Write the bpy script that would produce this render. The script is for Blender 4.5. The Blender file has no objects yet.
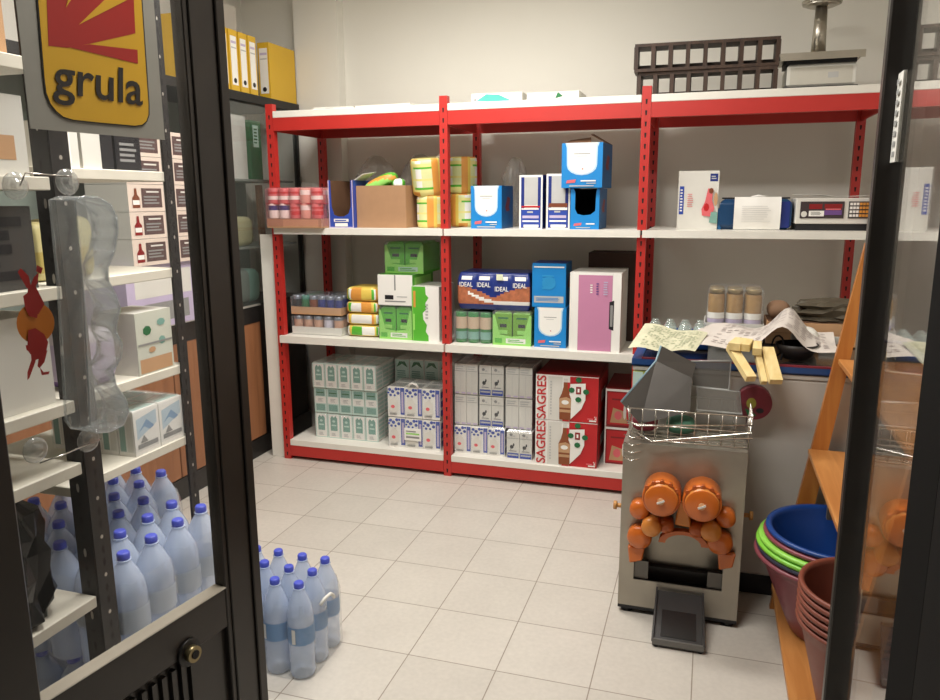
import bpy, bmesh, math, random
from mathutils import Vector, Matrix
random.seed(7)
C = bpy.context.scene.collection
PI = math.pi
# ------------------------------------------------------------------ camera
F_PX = 755.64; YAW = .3061; PITCH = .1975; ROLL = -.0055
CAM = Vector((2.3057, -3.7417, 1.4951))
FW = Vector((-math.sin(YAW)*math.cos(PITCH), math.cos(YAW)*math.cos(PITCH), -math.sin(PITCH)))
_r = Vector((math.cos(YAW), math.sin(YAW), 0)); _u = _r.cross(FW)
RT = math.cos(ROLL)*_r + math.sin(ROLL)*_u; UP = -math.sin(ROLL)*_r + math.cos(ROLL)*_u
def ray(px, py): return FW + RT*((px-470)/F_PX) - UP*((py-350)/F_PX)
def at(px, py, X=None, Y=None, Z=None, P=None, N=None):
    """point of the place seen at a measured photo position, on a known plane"""
    d = ray(px, py)
    if X is not None: t = (X-CAM.x)/d.x
    elif Y is not None: t = (Y-CAM.y)/d.y
    elif Z is not None: t = (Z-CAM.z)/d.z
    else: t = (P-CAM).dot(N)/d.dot(N)
    return CAM + d*t
cd = bpy.data.cameras.new('camera'); co = bpy.data.objects.new('camera', cd); C.objects.link(co)
cd.sensor_width = 36; cd.lens = F_PX/940*36; cd.clip_start = .05
co.matrix_world = Matrix(((RT.x, UP.x, -FW.x, CAM.x), (RT.y, UP.y, -FW.y, CAM.y), (RT.z, UP.z, -FW.z, CAM.z), (0, 0, 0, 1)))
bpy.context.scene.camera = co
# ------------------------------------------------------------------ materials
def lin(h):
    h = h.lstrip('#'); v = [int(h[i:i+2], 16)/255 for i in (0, 2, 4)]
    return tuple((c/12.92 if c <= .04045 else ((c+.055)/1.055)**2.4) for c in v)
MATS = {}
def mat(key, hexc, rough=.5, metal=0, noise=.06, scale=12, alpha=1, spec=.5, bump=0, coat=0):
    if key in MATS: return MATS[key]
    m = bpy.data.materials.new(key); m.use_nodes = True; nt = m.node_tree; b = nt.nodes['Principled BSDF']
    c = lin(hexc)
    b.inputs['Roughness'].default_value = rough; b.inputs['Metallic'].default_value = metal
    b.inputs['Specular IOR Level'].default_value = spec; b.inputs['Alpha'].default_value = alpha
    b.inputs['Coat Weight'].default_value = coat
    tc = nt.nodes.new('ShaderNodeTexCoord'); n = nt.nodes.new('ShaderNodeTexNoise'); n.inputs['Scale'].default_value = scale
    n.inputs['Detail'].default_value = 4
    r = nt.nodes.new('ShaderNodeMapRange'); r.inputs['To Min'].default_value = 1-noise*2; r.inputs['To Max'].default_value = 1+noise*2
    mx = nt.nodes.new('ShaderNodeMix'); mx.data_type = 'RGBA'; mx.blend_type = 'MULTIPLY'; mx.inputs['Factor'].default_value = 1
    mx.inputs[6].default_value = (*c, 1)
    nt.links.new(tc.outputs['Object'], n.inputs['Vector']); nt.links.new(n.outputs['Fac'], r.inputs['Value'])
    nt.links.new(r.outputs[0], mx.inputs[7]); nt.links.new(mx.outputs[2], b.inputs['Base Color'])
    if bump:
        bp = nt.nodes.new('ShaderNodeBump'); bp.inputs['Strength'].default_value = bump; bp.inputs['Distance'].default_value = .01
        nt.links.new(n.outputs['Fac'], bp.inputs['Height']); nt.links.new(bp.outputs[0], b.inputs['Normal'])
    MATS[key] = m; return m
def glassy(key, hexc, vis=.15, rough=.05, fres=1.45, gl=1.0, body='ShaderNodeBsdfDiffuse'):
    """thin clear sheet: see-through, tinted, with a fresnel reflection"""
    if key in MATS: return MATS[key]
    m = bpy.data.materials.new(key); m.use_nodes = True; nt = m.node_tree
    for n in list(nt.nodes): nt.nodes.remove(n)
    out = nt.nodes.new('ShaderNodeOutputMaterial'); tr = nt.nodes.new('ShaderNodeBsdfTransparent')
    df = nt.nodes.new(body); go = nt.nodes.new('ShaderNodeBsdfGlossy'); fr = nt.nodes.new('ShaderNodeFresnel')
    m1 = nt.nodes.new('ShaderNodeMixShader'); m2 = nt.nodes.new('ShaderNodeMixShader')
    c = lin(hexc); tr.inputs[0].default_value = (*[.55+.45*x**.5 if vis > .05 else .9+.1*x for x in c], 1)
    df.inputs[0].default_value = (*c, 1); go.inputs[0].default_value = (1, 1, 1, 1); go.inputs['Roughness'].default_value = rough
    ge = nt.nodes.new('ShaderNodeNewGeometry'); io = nt.nodes.new('ShaderNodeMapRange'); io.inputs['To Min'].default_value = fres; io.inputs['To Max'].default_value = 1/fres; nt.links.new(ge.outputs['Backfacing'], io.inputs['Value']); nt.links.new(io.outputs[0], fr.inputs['IOR']); m1.inputs[0].default_value = vis
    mu = nt.nodes.new('ShaderNodeMath'); mu.operation = 'MULTIPLY'; mu.inputs[1].default_value = gl; mu.use_clamp = True
    nt.links.new(tr.outputs[0], m1.inputs[1]); nt.links.new(df.outputs[0], m1.inputs[2])
    nt.links.new(fr.outputs[0], mu.inputs[0]); nt.links.new(mu.outputs[0], m2.inputs[0])
    nt.links.new(m1.outputs[0], m2.inputs[1]); nt.links.new(go.outputs[0], m2.inputs[2]); nt.links.new(m2.outputs[0], out.inputs[0])
    MATS[key] = m; return m
def wood(key, a, b_, rough=.45, scale=6, axis=2):
    if key in MATS: return MATS[key]
    m = bpy.data.materials.new(key); m.use_nodes = True; nt = m.node_tree; b = nt.nodes['Principled BSDF']
    tc = nt.nodes.new('ShaderNodeTexCoord'); mp = nt.nodes.new('ShaderNodeMapping'); s = [8, 8, 8]; s[axis] = .8
    mp.inputs['Scale'].default_value = s
    n = nt.nodes.new('ShaderNodeTexNoise'); n.inputs['Scale'].default_value = scale; n.inputs['Detail'].default_value = 6; n.inputs['Distortion'].default_value = .6
    cr = nt.nodes.new('ShaderNodeValToRGB'); cr.color_ramp.elements[0].position = .3; cr.color_ramp.elements[1].position = .7
    cr.color_ramp.elements[0].color = (*lin(a), 1); cr.color_ramp.elements[1].color = (*lin(b_), 1)
    nt.links.new(tc.outputs['Object'], mp.inputs[0]); nt.links.new(mp.outputs[0], n.inputs['Vector'])
    nt.links.new(n.outputs['Fac'], cr.inputs[0]); nt.links.new(cr.outputs[0], b.inputs['Base Color']); b.inputs['Roughness'].default_value = rough
    MATS[key] = m; return m
# ------------------------------------------------------------------ mesh builder
class MB:
    def __init__(s): s.bm = bmesh.new(); s.mats = []; s.lay = 0
    def mi(s, m):
        if m not in s.mats: s.mats.append(m)
        return s.mats.index(m)
    def face(s, pts, m):
        vs = [s.bm.verts.new(p) for p in pts]
        f = s.bm.faces.new(vs); f.material_index = s.mi(m); return f
    def hexa(s, p, m):
        v = [s.bm.verts.new(q) for q in p]; i = s.mi(m)
        for a in ((0, 3, 2, 1), (4, 5, 6, 7), (0, 1, 5, 4), (1, 2, 6, 5), (2, 3, 7, 6), (3, 0, 4, 7)):
            s.bm.faces.new([v[k] for k in a]).material_index = i
        return s
    def box(s, x0, x1, y0, y1, z0, z1, m, M=None):
        p = [Vector(q) for q in ((x0, y0, z0), (x1, y0, z0), (x1, y1, z0), (x0, y1, z0), (x0, y0, z1), (x1, y0, z1), (x1, y1, z1), (x0, y1, z1))]
        if M is not None: p = [M @ q for q in p]
        return s.hexa(p, m)
    def bar(s, a, b, w, t, m, up=(0, 0, 1)):
        a = Vector(a); b = Vector(b); d = (b-a).normalized(); u = Vector(up)
        if abs(d.dot(u)) > .98: u = Vector((1, 0, 0))
        r = d.cross(u).normalized(); n = r.cross(d).normalized()
        r = r*w/2; n = n*t/2
        return s.hexa([a-r-n, a+r-n, b+r-n, b-r-n, a-r+n, a+r+n, b+r+n, b-r+n], m)
    def tube(s, pts, r, m, seg=6, close=False, caps=True):
        pts = [Vector(p) for p in pts]; n = len(pts); i = s.mi(m); rings = []
        nv = None
        for k, p in enumerate(pts):
            a = pts[k-1] if (k > 0 or close) else p; b = pts[(k+1) % n] if (k < n-1 or close) else p
            d = (b-a).normalized()
            if nv is None: nv = d.orthogonal().normalized()
            nv = (nv - d*nv.dot(d)).normalized(); bn = d.cross(nv)
            rr = r[k] if isinstance(r, (list, tuple)) else r
            rings.append([s.bm.verts.new(p + (nv*math.cos(2*PI*j/seg) + bn*math.sin(2*PI*j/seg))*rr) for j in range(seg)])
        for k in range(n if close else n-1):
            A = rings[k]; B = rings[(k+1) % n]
            for j in range(seg):
                f = s.bm.faces.new([A[j], A[(j+1) % seg], B[(j+1) % seg], B[j]]); f.material_index = i; f.smooth = True
        if caps and not close:
            for R in (rings[0][::-1], rings[-1]): s.bm.faces.new(R).material_index = i
        return s
    def lathe(s, prof, m, c=(0, 0, 0), seg=20, M=None, cap0=True, cap1=True, smooth=True, fn=None):
        """prof rows: (r, z[, material])"""
        rings = []
        for q in prof:
            ring = []
            for j in range(seg):
                a = 2*PI*j/seg; rr = q[0]*(fn(a, q[1]) if fn else 1)
                p = Vector((rr*math.cos(a), rr*math.sin(a), q[1]))
                p = (M @ p) if M is not None else p + Vector(c)
                ring.append(s.bm.verts.new(p))
            rings.append(ring)
        for k in range(len(prof)-1):
            i = s.mi(prof[k][2] if len(prof[k]) > 2 else m)
            for j in range(seg):
                f = s.bm.faces.new([rings[k][j], rings[k][(j+1) % seg], rings[k+1][(j+1) % seg], rings[k+1][j]])
                f.material_index = i; f.smooth = smooth
        if cap0: s.bm.faces.new(rings[0][::-1]).material_index = s.mi(prof[0][2] if len(prof[0]) > 2 else m)
        if cap1: s.bm.faces.new(rings[-1]).material_index = s.mi(prof[-1][2] if len(prof[-1]) > 2 else m)
        return s
    def cyl(s, a, b, r, m, seg=20, r1=None):
        a = Vector(a); b = Vector(b); d = b-a
        M = Matrix.Translation(a) @ d.to_track_quat('Z', 'Y').to_matrix().to_4x4()
        return s.lathe([(r, 0), (r1 if r1 is not None else r, d.length)], m, M=M, seg=seg)
    def ball(s, c, r, m, seg=14, sc=(1, 1, 1), bumps=0):
        rg = random.Random(int(sum(abs(v) for v in c)*9999)); pr = []
        M = Matrix.Translation(c) @ Matrix.Diagonal((*sc, 1))
        fn = (lambda a, z: 1+bumps*math.sin(3*a+z*60)+bumps*.7*math.sin(5*a-z*90)) if bumps else None
        for k in range(1, seg//2+1):
            t = PI*k/(seg//2+1); pr.append((r*math.sin(t), -r*math.cos(t)))
        return s.lathe(pr, m, M=M, seg=seg, fn=fn)
    def prism(s, pts, a, b, m):
        """closed outline given twice: pts -> list of 3D points at level a and b offset vector"""
        p0 = [Vector(p) + Vector(a) for p in pts]; p1 = [Vector(p) + Vector(b) for p in pts]
        v0 = [s.bm.verts.new(p) for p in p0]; v1 = [s.bm.verts.new(p) for p in p1]; i = s.mi(m); n = len(pts)
        s.bm.faces.new(v0[::-1]).material_index = i; s.bm.faces.new(v1).material_index = i
        for k in range(n): s.bm.faces.new([v0[k], v0[(k+1) % n], v1[(k+1) % n], v1[k]]).material_index = i
        return s
    def grid(s, fn, nu, nv, m, m2=None):
        V = [[s.bm.verts.new(fn(i/nu, j/nv)) for j in range(nv+1)] for i in range(nu+1)]
        for i in range(nu):
            for j in range(nv):
                f = s.bm.faces.new([V[i][j], V[i+1][j], V[i+1][j+1], V[i][j+1]]); f.smooth = True
                f.material_index = s.mi(m2 if (m2 and m2 is not None and (i+j) % 2) else m)
        return s
    def build(s, name, parent=None, bevel=0, solid=0, seg=1, loc=None, recalc=True, autos=False):
        if recalc: bmesh.ops.recalc_face_normals(s.bm, faces=s.bm.faces)
        me = bpy.data.meshes.new(name); s.bm.to_mesh(me); s.bm.free()
        for m in s.mats: me.materials.append(m)
        o = bpy.data.objects.new(name, me); C.objects.link(o)
        if parent is not None: o.parent = parent
        if loc is not None: o.location = loc
        if solid:
            q = o.modifiers.new('solid', 'SOLIDIFY'); q.thickness = solid; q.offset = 0
        if bevel:
            q = o.modifiers.new('bevel', 'BEVEL'); q.width = bevel; q.segments = seg; q.limit_method = 'ANGLE'; q.angle_limit = .7
        return o
TXT = {}
def glyphs(body):
    if body not in TXT:
        cu = bpy.data.curves.new('t', 'FONT'); cu.body = body; cu.resolution_u = 3; cu.offset = .012
        ob = bpy.data.objects.new('t', cu); C.objects.link(ob); bpy.context.view_layer.update()
        me = bpy.data.meshes.new_from_object(ob.evaluated_get(bpy.context.evaluated_depsgraph_get()))
        vs = [v.co.copy() for v in me.vertices]; fs = [list(p.vertices) for p in me.polygons]
        bpy.data.objects.remove(ob); bpy.data.curves.remove(cu); bpy.data.meshes.remove(me)
        x0 = min(v.x for v in vs); x1 = max(v.x for v in vs); y0 = min(v.y for v in vs); y1 = max(v.y for v in vs)
        TXT[body] = ([((v.x-x0)/(x1-x0), (v.y-y0)/(y1-y0)) for v in vs], fs)
    return TXT[body]
class Face:
    """printing on a flat face of a part: coordinates 0..1 across and up"""
    def __init__(s, mb, o, ux, uz, w, h, base=.0006):
        s.mb = mb; s.o = Vector(o); s.ux = Vector(ux); s.uz = Vector(uz); s.n = s.ux.cross(s.uz); s.w = w; s.h = h; s.k = base
    def P(s, u, v): return s.o + s.ux*(u*s.w) + s.uz*(v*s.h) + s.n*s.k
    def poly(s, pts, m): s.mb.face([s.P(*p) for p in pts], m); s.k += .0003; return s
    def rect(s, a, b, c, d, m): return s.poly([(a, b), (c, b), (c, d), (a, d)], m)
    def ell(s, cu, cv, ru, rv, m, n=18): return s.poly([(cu+ru*math.cos(2*PI*k/n), cv+rv*math.sin(2*PI*k/n)) for k in range(n)], m)
    def text(s, t, a, b, c, d, m, rot=0):
        vs, fs = glyphs(t); i = s.mb.mi(m)
        if rot == 0: V = [s.mb.bm.verts.new(s.P(a+(c-a)*x, b+(d-b)*y)) for x, y in vs]
        else: V = [s.mb.bm.verts.new(s.P(c-(c-a)*y, b+(d-b)*x)) for x, y in vs]
        for f in fs: s.mb.bm.faces.new([V[k] for k in f]).material_index = i
        s.k += .0003; return s
    def lines(s, a, b, c, d, n, m, gap=.5):
        """rows of small print"""
        rg = random.Random(int((a+b*3+c*7+d*11)*1000)+n); hh = (d-b)/n
        for k in range(n):
            s.rect(a, b+hh*k+hh*gap*.5, a+(c-a)*rg.uniform(.7, 1), b+hh*(k+1)-hh*gap*.5, m)
        return s
def front(mb, x0, x1, y, z0, z1): return Face(mb, (x0, y, z0), (1, 0, 0), (0, 0, 1), x1-x0, z1-z0)
def side(mb, x, y0, y1, z0, z1): return Face(mb, (x, y0, z0), (0, 1, 0), (0, 0, 1), y1-y0, z1-z0)
def topf(mb, x0, x1, y0, y1, z): return Face(mb, (x0, y0, z), (1, 0, 0), (0, 1, 0), x1-x0, y1-y0)
def tag(o, label, cat, group=None, kind=None):
    o['label'] = label; o['category'] = cat
    if group: o['group'] = group
    if kind: o['kind'] = kind
    return o
def thing(name, label, cat, loc=(0, 0, 0), rotz=0, group=None):
    o = bpy.data.objects.new(name, None); C.objects.link(o); o.location = loc; o.rotation_euler = (0, 0, rotz)
    return tag(o, label, cat, group)
def struct(o): o['kind'] = 'structure'; return o
def dup(root, loc, rotz=0, label=None, group=None):
    def cp(o, par):
        c = o.copy(); C.objects.link(c); c.parent = par
        for ch in list(o.children): cp(ch, c)
        return c
    r = cp(root, None); r.location = loc; r.rotation_euler = (0, 0, rotz)
    if label: r['label'] = label
    if group: r['group'] = group
    return r
# colours
WALL = mat('wall_paint', '#e6e3da', .85, noise=.015, scale=3)
CEILM = mat('ceiling_paint', '#e4e1d8', .9, noise=.01)
RED = mat('red_enamel', '#bb2d27', .4, noise=.04)
BOARD = mat('white_board', '#e9e6dc', .4, noise=.02)
BLK = mat('black_paint', '#1b1917', .4, noise=.15, scale=30)
DARK = mat('dark_hole', '#120f0e', .8)
BLKMET = mat('black_metal', '#211f1e', .45, metal=.2, noise=.2, scale=20)
WHITE = mat('white_print', '#f2f0ea', .5, noise=.01)
OFFW = mat('offwhite', '#dcdad2', .5, noise=.03)
GREY = mat('grey_print', '#8e8e8c', .6)
LGREY = mat('light_grey_print', '#bcbcba', .6)
NAVY = mat('navy_print', '#1c2f7c', .4)
MBLUE = mat('mid_blue_print', '#2d4aa8', .4)
CYAN = mat('bright_blue_print', '#1b86cf', .4, noise=.02)
REDP = mat('red_print', '#c11f24', .4, noise=.03)
DRED = mat('dark_red_print', '#8a1418', .4)
PINKRED = mat('pink_red_print', '#e06a70', .4)
GRN = mat('green_print', '#58b434', .42, noise=.05)
LGRN = mat('light_green_print', '#9bdd6c', .42, noise=.05)
DGRN = mat('dark_green_print', '#1d6b3c', .5)
SAGE = mat('sage_print', '#7ba79b', .5)
MINT = mat('mint_print', '#c3ddd4', .4)
YEL = mat('yellow_print', '#e6c95c', .45)
LYEL = mat('pale_yellow', '#e9e08e', .45)
ORG = mat('orange_print', '#e09a44', .45)
KRAFT = mat('kraft_cardboard', '#ab8462', .8, noise=.05, scale=20)
DKRAFT = mat('dark_cardboard', '#6b4b33', .85)
BRN = mat('brown_print', '#7b3f22', .5)
TAN = mat('tan_print', '#c49a72', .5)
PINK = mat('pink_carton', '#c886a8', .5, noise=.03)
PURP = mat('purple_print', '#6c4a8a', .5)
LILAC = mat('lilac_print', '#c3b6d2', .5)
BLACKP = mat('black_print', '#1a1a1e', .5)
STEEL = mat('stainless_steel', '#b4aea2', .32, metal=.9, noise=.12, scale=7)
DSTEEL = mat('dull_steel', '#6c6a66', .38, metal=.7, noise=.15, scale=9)
CHROME = mat('chrome_wire', '#d4d0c8', .2, metal=1)
FILM = glassy('clear_film', '#f4f8fa', .07, .12, 1.4, .9)
PLAST = glassy('clear_plastic', '#e6ecee', .16, .08, 1.5, 1)
ACRY = glassy('clear_acrylic', '#dfe2e0', .12, .08, 1.5, 1.3)
PANE = glassy('window_glass', '#ffffff', .012, .0, 1.5, .12)
# ------------------------------------------------------------------ setting
def tile_mat():
    m = bpy.data.materials.new('floor_tiles'); m.use_nodes = True; nt = m.node_tree; b = nt.nodes['Principled BSDF']
    tc = nt.nodes.new('ShaderNodeTexCoord'); mp = nt.nodes.new('ShaderNodeMapping'); mp.inputs['Location'].default_value = (-.8106+10*.3029, 1.025+10*.3029, 0)
    br = nt.nodes.new('ShaderNodeTexBrick'); br.offset = 0; br.squash = 1
    for k, v in (('Scale', 1), ('Mortar Size', .0022), ('Mortar Smooth', .3), ('Brick Width', .3029), ('Row Height', .3029), ('Bias', 0)): br.inputs[k].default_value = v
    br.inputs['Color1'].default_value = (*lin('#c9c3b9'), 1); br.inputs['Color2'].default_value = (*lin('#cfc9bf'), 1); br.inputs['Mortar'].default_value = (*lin('#94897c'), 1)
    n = nt.nodes.new('ShaderNodeTexNoise'); n.inputs['Scale'].default_value = 3; n.inputs['Detail'].default_value = 8; n.inputs['Roughness'].default_value = .7
    r = nt.nodes.new('ShaderNodeMapRange'); r.inputs['To Min'].default_value = .86; r.inputs['To Max'].default_value = 1.12
    n2 = nt.nodes.new('ShaderNodeTexNoise'); n2.inputs['Scale'].default_value = 60; n2.inputs['Detail'].default_value = 4
    r2 = nt.nodes.new('ShaderNodeMapRange'); r2.inputs['To Min'].default_value = .9; r2.inputs['To Max'].default_value = 1.1
    mx = nt.nodes.new('ShaderNodeMix'); mx.data_type = 'RGBA'; mx.blend_type = 'MULTIPLY'; mx.inputs['Factor'].default_value = 1
    mm = nt.nodes.new('ShaderNodeMath'); mm.operation = 'MULTIPLY'
    nt.links.new(tc.outputs['Object'], mp.inputs[0]); nt.links.new(mp.outputs[0], br.inputs['Vector']); nt.links.new(tc.outputs['Object'], n.inputs['Vector']); nt.links.new(tc.outputs['Object'], n2.inputs['Vector'])
    nt.links.new(n.outputs['Fac'], r.inputs['Value']); nt.links.new(n2.outputs['Fac'], r2.inputs['Value'])
    nt.links.new(r.outputs[0], mm.inputs[0]); nt.links.new(r2.outputs[0], mm.inputs[1])
    nt.links.new(br.outputs['Color'], mx.inputs[6]); nt.links.new(mm.outputs[0], mx.inputs[7]); nt.links.new(mx.outputs[2], b.inputs['Base Color'])
    b.inputs['Roughness'].default_value = .38
    return m
RX0, RX1, RYF, RYB, RZ = -.62, 3.3, -2.98, .72, 2.85
struct(MB().box(RX0-.1, RX1+.1, -5, RYB+.1, -.1, 0, tile_mat()).build('floor'))
struct(MB().box(RX0-.1, RX1+.1, RYF-.12, RYB+.1, RZ, RZ+.1, CEILM).build('ceiling'))
struct(MB().box(RX0-.1, RX1+.1, RYB, RYB+.1, 0, RZ, WALL).build('wall_back'))
struct(MB().box(-.2, .095, .635, RYB, 0, RZ, WALL).build('trim_1'))       # shallow pilaster in the back left corner
struct(MB().box(RX0-.1, RX0, RYF, RYB, 0, RZ, WALL).build('wall_left'))
struct(MB().box(RX1, RX1+.1, RYF, RYB, 0, RZ, WALL).build('wall_right'))
fw_ = MB(); fw_.box(RX0-.1, 1.2, RYF-.12, RYF, 0, RZ, WALL); fw_.box(2.66, RX1+.1, RYF-.12, RYF, 0, RZ, WALL); fw_.box(1.2, 2.66, RYF-.12, RYF, 2.45, RZ, WALL)
struct(fw_.build('wall_front'))
# ------------------------------------------------------------------ red storage rack
W = .9954; D = .5616
rack = thing('storage_rack', 'long red metal shelving unit with white boards against the back wall', 'shelving', (0, 0, 0))
def post_mesh(flip=False, h=2.0):
    m = MB(); w = .021
    m.box(-w, w, 0, .003, 0, h, RED); m.box(-w, -w+.003, .003, .04, 0, h, RED); m.box(w-.003, w, .003, .04, 0, h, RED)
    f = front(m, -w, w, 0, 0, h)
    z = .03
    while z < h-.02:
        f.poly([(.5-.07, (z-.01)/h), (.5+.07, (z-.01)/h), (.5+.12, (z+.012)/h), (.5-.12, (z+.012)/h)], DARK); f.k = .0006; z += .05
    return m
def put_post(X, Y, h, first=[None]):
    key = h
    m = post_mesh(h=h); o = m.build('upright', rack); o.location = (X, Y, 0); return o
for k in range(4):
    put_post(k*W, -.02, 2.0); put_post(k*W + (0 if k else 0), D-.02, 1.93)
for k in range(3):
    xa = k*W+.0225; xb = (k+1)*W-.0225
    for z0, z1 in ((1.8607, 1.9275), (.0216, .0846)):
        m = MB(); m.box(xa, xb, -.02, -.015, z0, z1, RED); m.box(xa, xb, -.015, .02, z1-.004, z1, RED); m.box(xa, xb, -.015, .01, z0, z0+.004, RED); m.build('beam', rack)
        MB().box(xa, xb, D-.02, D-.0, z0, z1, RED).build('beam', rack)
    for zz in (1.29, .68):
        MB().box(xa, xb, .0, .02, zz+.0202, zz+.0325, RED).build('beam', rack); MB().box(xa, xb, D-.02, D-.005, zz+.0202, zz+.0325, RED).build('beam', rack)
    MB().box(xa, xb, -.022, D+.02, 1.9276, 1.962, BOARD).build('shelf_board', rack, bevel=.002)
    MB().box(xa, xb, -.022, D+.02, .0847, .12, BOARD).build('shelf_board', rack, bevel=.002)
    for z0, z1 in ((1.3097, 1.3444), (.6998, .7401)):
        m = MB(); m.box(k*W+.005, (k+1)*W-.005, -.045, -.0225, z0, z1, BOARD); m.box(xa, xb, -.0225, D+.015, z1-.0115, z1, BOARD); m.build('shelf_board', rack)
for k in range(4):
    for z0, z1 in ((1.8607, 1.9275), (.02, .0846), (1.312, 1.33), (.702, .72)):
        MB().box(k*W-.004, k*W+.004, .022, D-.021, z0, z1, RED).build('side_beam', rack)
S3, S2, S1, S4 = 1.3446, .7403, .1202, 1.9622   # board tops
# ------------------------------------------------------------------ helpers for goods
def carton_box(name, label, cat, x0, x1, y0, d, z0, z1, base, deco=None, sdeco=None, rot=0, group=None, bevel=.002, tdeco=None, top=None):
    """a printed box: local front at y=0"""
    w = x1-x0; h = z1-z0; m = MB(); m.box(-w/2, w/2, 0, d, 0, h, base)
    if top: topf(m, -w/2, w/2, 0, d, h).rect(.01, .01, .99, .99, top)
    if deco: deco(front(m, -w/2, w/2, 0, 0, h))
    if sdeco: sdeco(side(m, w/2, 0, d, 0, h))
    if tdeco: tdeco(topf(m, -w/2, w/2, 0, d, h))
    o = m.build(name); o.location = ((x0+x1)/2, y0, z0); o.rotation_euler = (0, 0, rot)
    return tag(o, label, cat, group)
def rbox(m, x0, x1, y0, y1, z0, z1, mt, r=.008):
    """box with softened top and bottom edges"""
    def ring(i, z): return [m.bm.verts.new(p) for p in ((x0+i, y0+i, z), (x1-i, y0+i, z), (x1-i, y1-i, z), (x0+i, y1-i, z))]
    R = [ring(r, z0), ring(0, z0+r), ring(0, z1-r), ring(r, z1)]; k = m.mi(mt)
    for a in range(3):
        for j in range(4): m.bm.faces.new([R[a][j], R[a][(j+1) % 4], R[a+1][(j+1) % 4], R[a+1][j]]).material_index = k
    m.bm.faces.new(R[0][::-1]).material_index = k; m.bm.faces.new(R[3]).material_index = k
def film_box(m, x0, x1, y0, y1, z0, z1, r=.012):
    rbox(m, x0, x1, y0, y1, z0, z1, FILM, r)
def pack(name, label, x0, x1, y0, d, z0, z1, nx, ny, cm, group, cat='milk pack', rot=0, proto=None, part='carton', extra=None):
    """shrink-wrapped block of cartons; each carton is a part"""
    t = thing(name, label, cat, ((x0+x1)/2, y0, z0), rot, group); w = (x1-x0)/nx; dd = d/ny; h = z1-z0
    g = .0012; m = MB(); rbox(m, -w/2+g, w/2-g, g, dd-g, 0, h-.004, WHITE, .004); cm(front(m, -w/2+g, w/2-g, g, 0, h-.004), side(m, w/2-g, g, dd-g, 0, h-.004), topf(m, -w/2+g, w/2-g, g, dd-g, h-.004))
    first = m.build(part, t); k = 0
    for j in range(ny):
        for i in range(nx):
            o = first if k == 0 else first.copy()
            if k: C.objects.link(o); o.parent = t
            o.location = (-(x1-x0)/2+w*(i+.5), dd*j, 0); k += 1
    f = MB(); film_box(f, -(x1-x0)/2-.002, (x1-x0)/2+.002, -.002, d+.002, 0.0005, h+.0015); f.build('plastic_film', t)
    if extra: extra(t, w, h)
    return t
# ------------------------------------------------------------------ rack, bottom level: milk
def green_carton(f, s, t):
    f.rect(.0, 0, 1, 1, MINT).rect(.08, .03, .92, .97, WHITE).rect(.22, .3, .78, .82, SAGE).poly([(.22, .82), (.36, .93), (.5, .85), (.64, .93), (.78, .82)], SAGE)
    f.rect(.3, .5, .7, .56, MINT).lines(.28, .08, .72, .22, 3, LGREY); f.ell(.5, .7, .12, .05, MINT)
    for k in range(5): s.rect(.06, .1+k*.17, .94, .2+k*.17, MINT)
    t.rect(.1, .1, .9, .9, MINT)
def green_band(f, s, t):
    f.rect(0, 0, 1, 1, MINT).rect(.06, .38, .94, .66, WHITE).rect(.14, .68, .86, .97, SAGE).rect(.14, .08, .86, .34, SAGE).rect(.2, .8, .8, .84, DGRN).lines(.3, .44, .75, .6, 3, LGREY)
    for k in range(5): s.rect(.06, .1+k*.17, .94, .2+k*.17, MINT)
    t.rect(.1, .1, .9, .9, MINT)
G1 = 'milk packs on the bottom shelf'
pos = [('bottom', green_carton), ('middle', green_band), ('top', green_carton)]
for k, (nm, fn) in enumerate(pos):
    lab = {'bottom': 'shrink-wrapped white and green milk carton pack standing directly on bottom shelf', 'middle': 'green banded milk carton pack, middle of the stack of three', 'top': 'white and green milk carton pack on top of the left stack'}[nm]
    pack('milk_carton_pack', lab, .14, .545, .075-.01*(k == 2), .27, S1+k*.1515, S1+(k+1)*.1515-.002, 5, 3, fn, G1)
def grey_carton(f, s, t):
    f.rect(.03, .03, .97, .97, MINT).poly([(.12, .66), (.3, .9), (.7, .9), (.88, .66), (.7, .72), (.5, .8), (.3, .72)], DGRN).lines(.15, .2, .85, .55, 4, SAGE, .4)
for k in range(3):
    pack('milk_carton_pack', ['pale green milk pack standing behind blue printed packs, lowest of its stack', 'pale green milk pack behind blue printed packs, second from bottom', 'pale green milk pack in the shade rising above the blue printed packs'][k],
         .56, .93, .30, .2, S1+k*.152, S1+(k+1)*.152-.002, 4, 2, grey_carton, G1)
def blue_carton(f, s, t):
    f.rect(0, 0, 1, 1, WHITE).rect(.74, .08, .98, .98, MBLUE).rect(.8, .15, .92, .85, LILAC)
    for u, v, r in ((.12, .9, .1), (.3, .84, .11), (.5, .93, .1), (.62, .8, .1), (.18, .72, .08), (.42, .72, .07), (.66, .94, .07), (.05, .8, .06)): f.ell(u, v, r, r*.55, MBLUE, 7)
    f.poly([(.06, .22), (.12, .55), (.4, .66), (.6, .5), (.62, .2), (.3, .12)], OFFW).ell(.3, .34, .12, .06, PINKRED, 8).lines(.1, .06, .6, .13, 2, GREY)
    for k in range(3): s.rect(.1, .1+k*.3, .9, .3+k*.3, MBLUE)
    t.rect(.1, .1, .9, .9, LGREY)
def tagsign(t, w, h):
    m = MB(); m.box(-.055, .045, -.012, -.006, .05, .12, WHITE); f = front(m, -.055, .045, -.012, .05, .12); f.rect(.1, .2, .9, .35, GREY).rect(.1, .5, .9, .62, LGRN).rect(.1, .72, .7, .8, GREY)
    m.build('price_tag', t)
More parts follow.
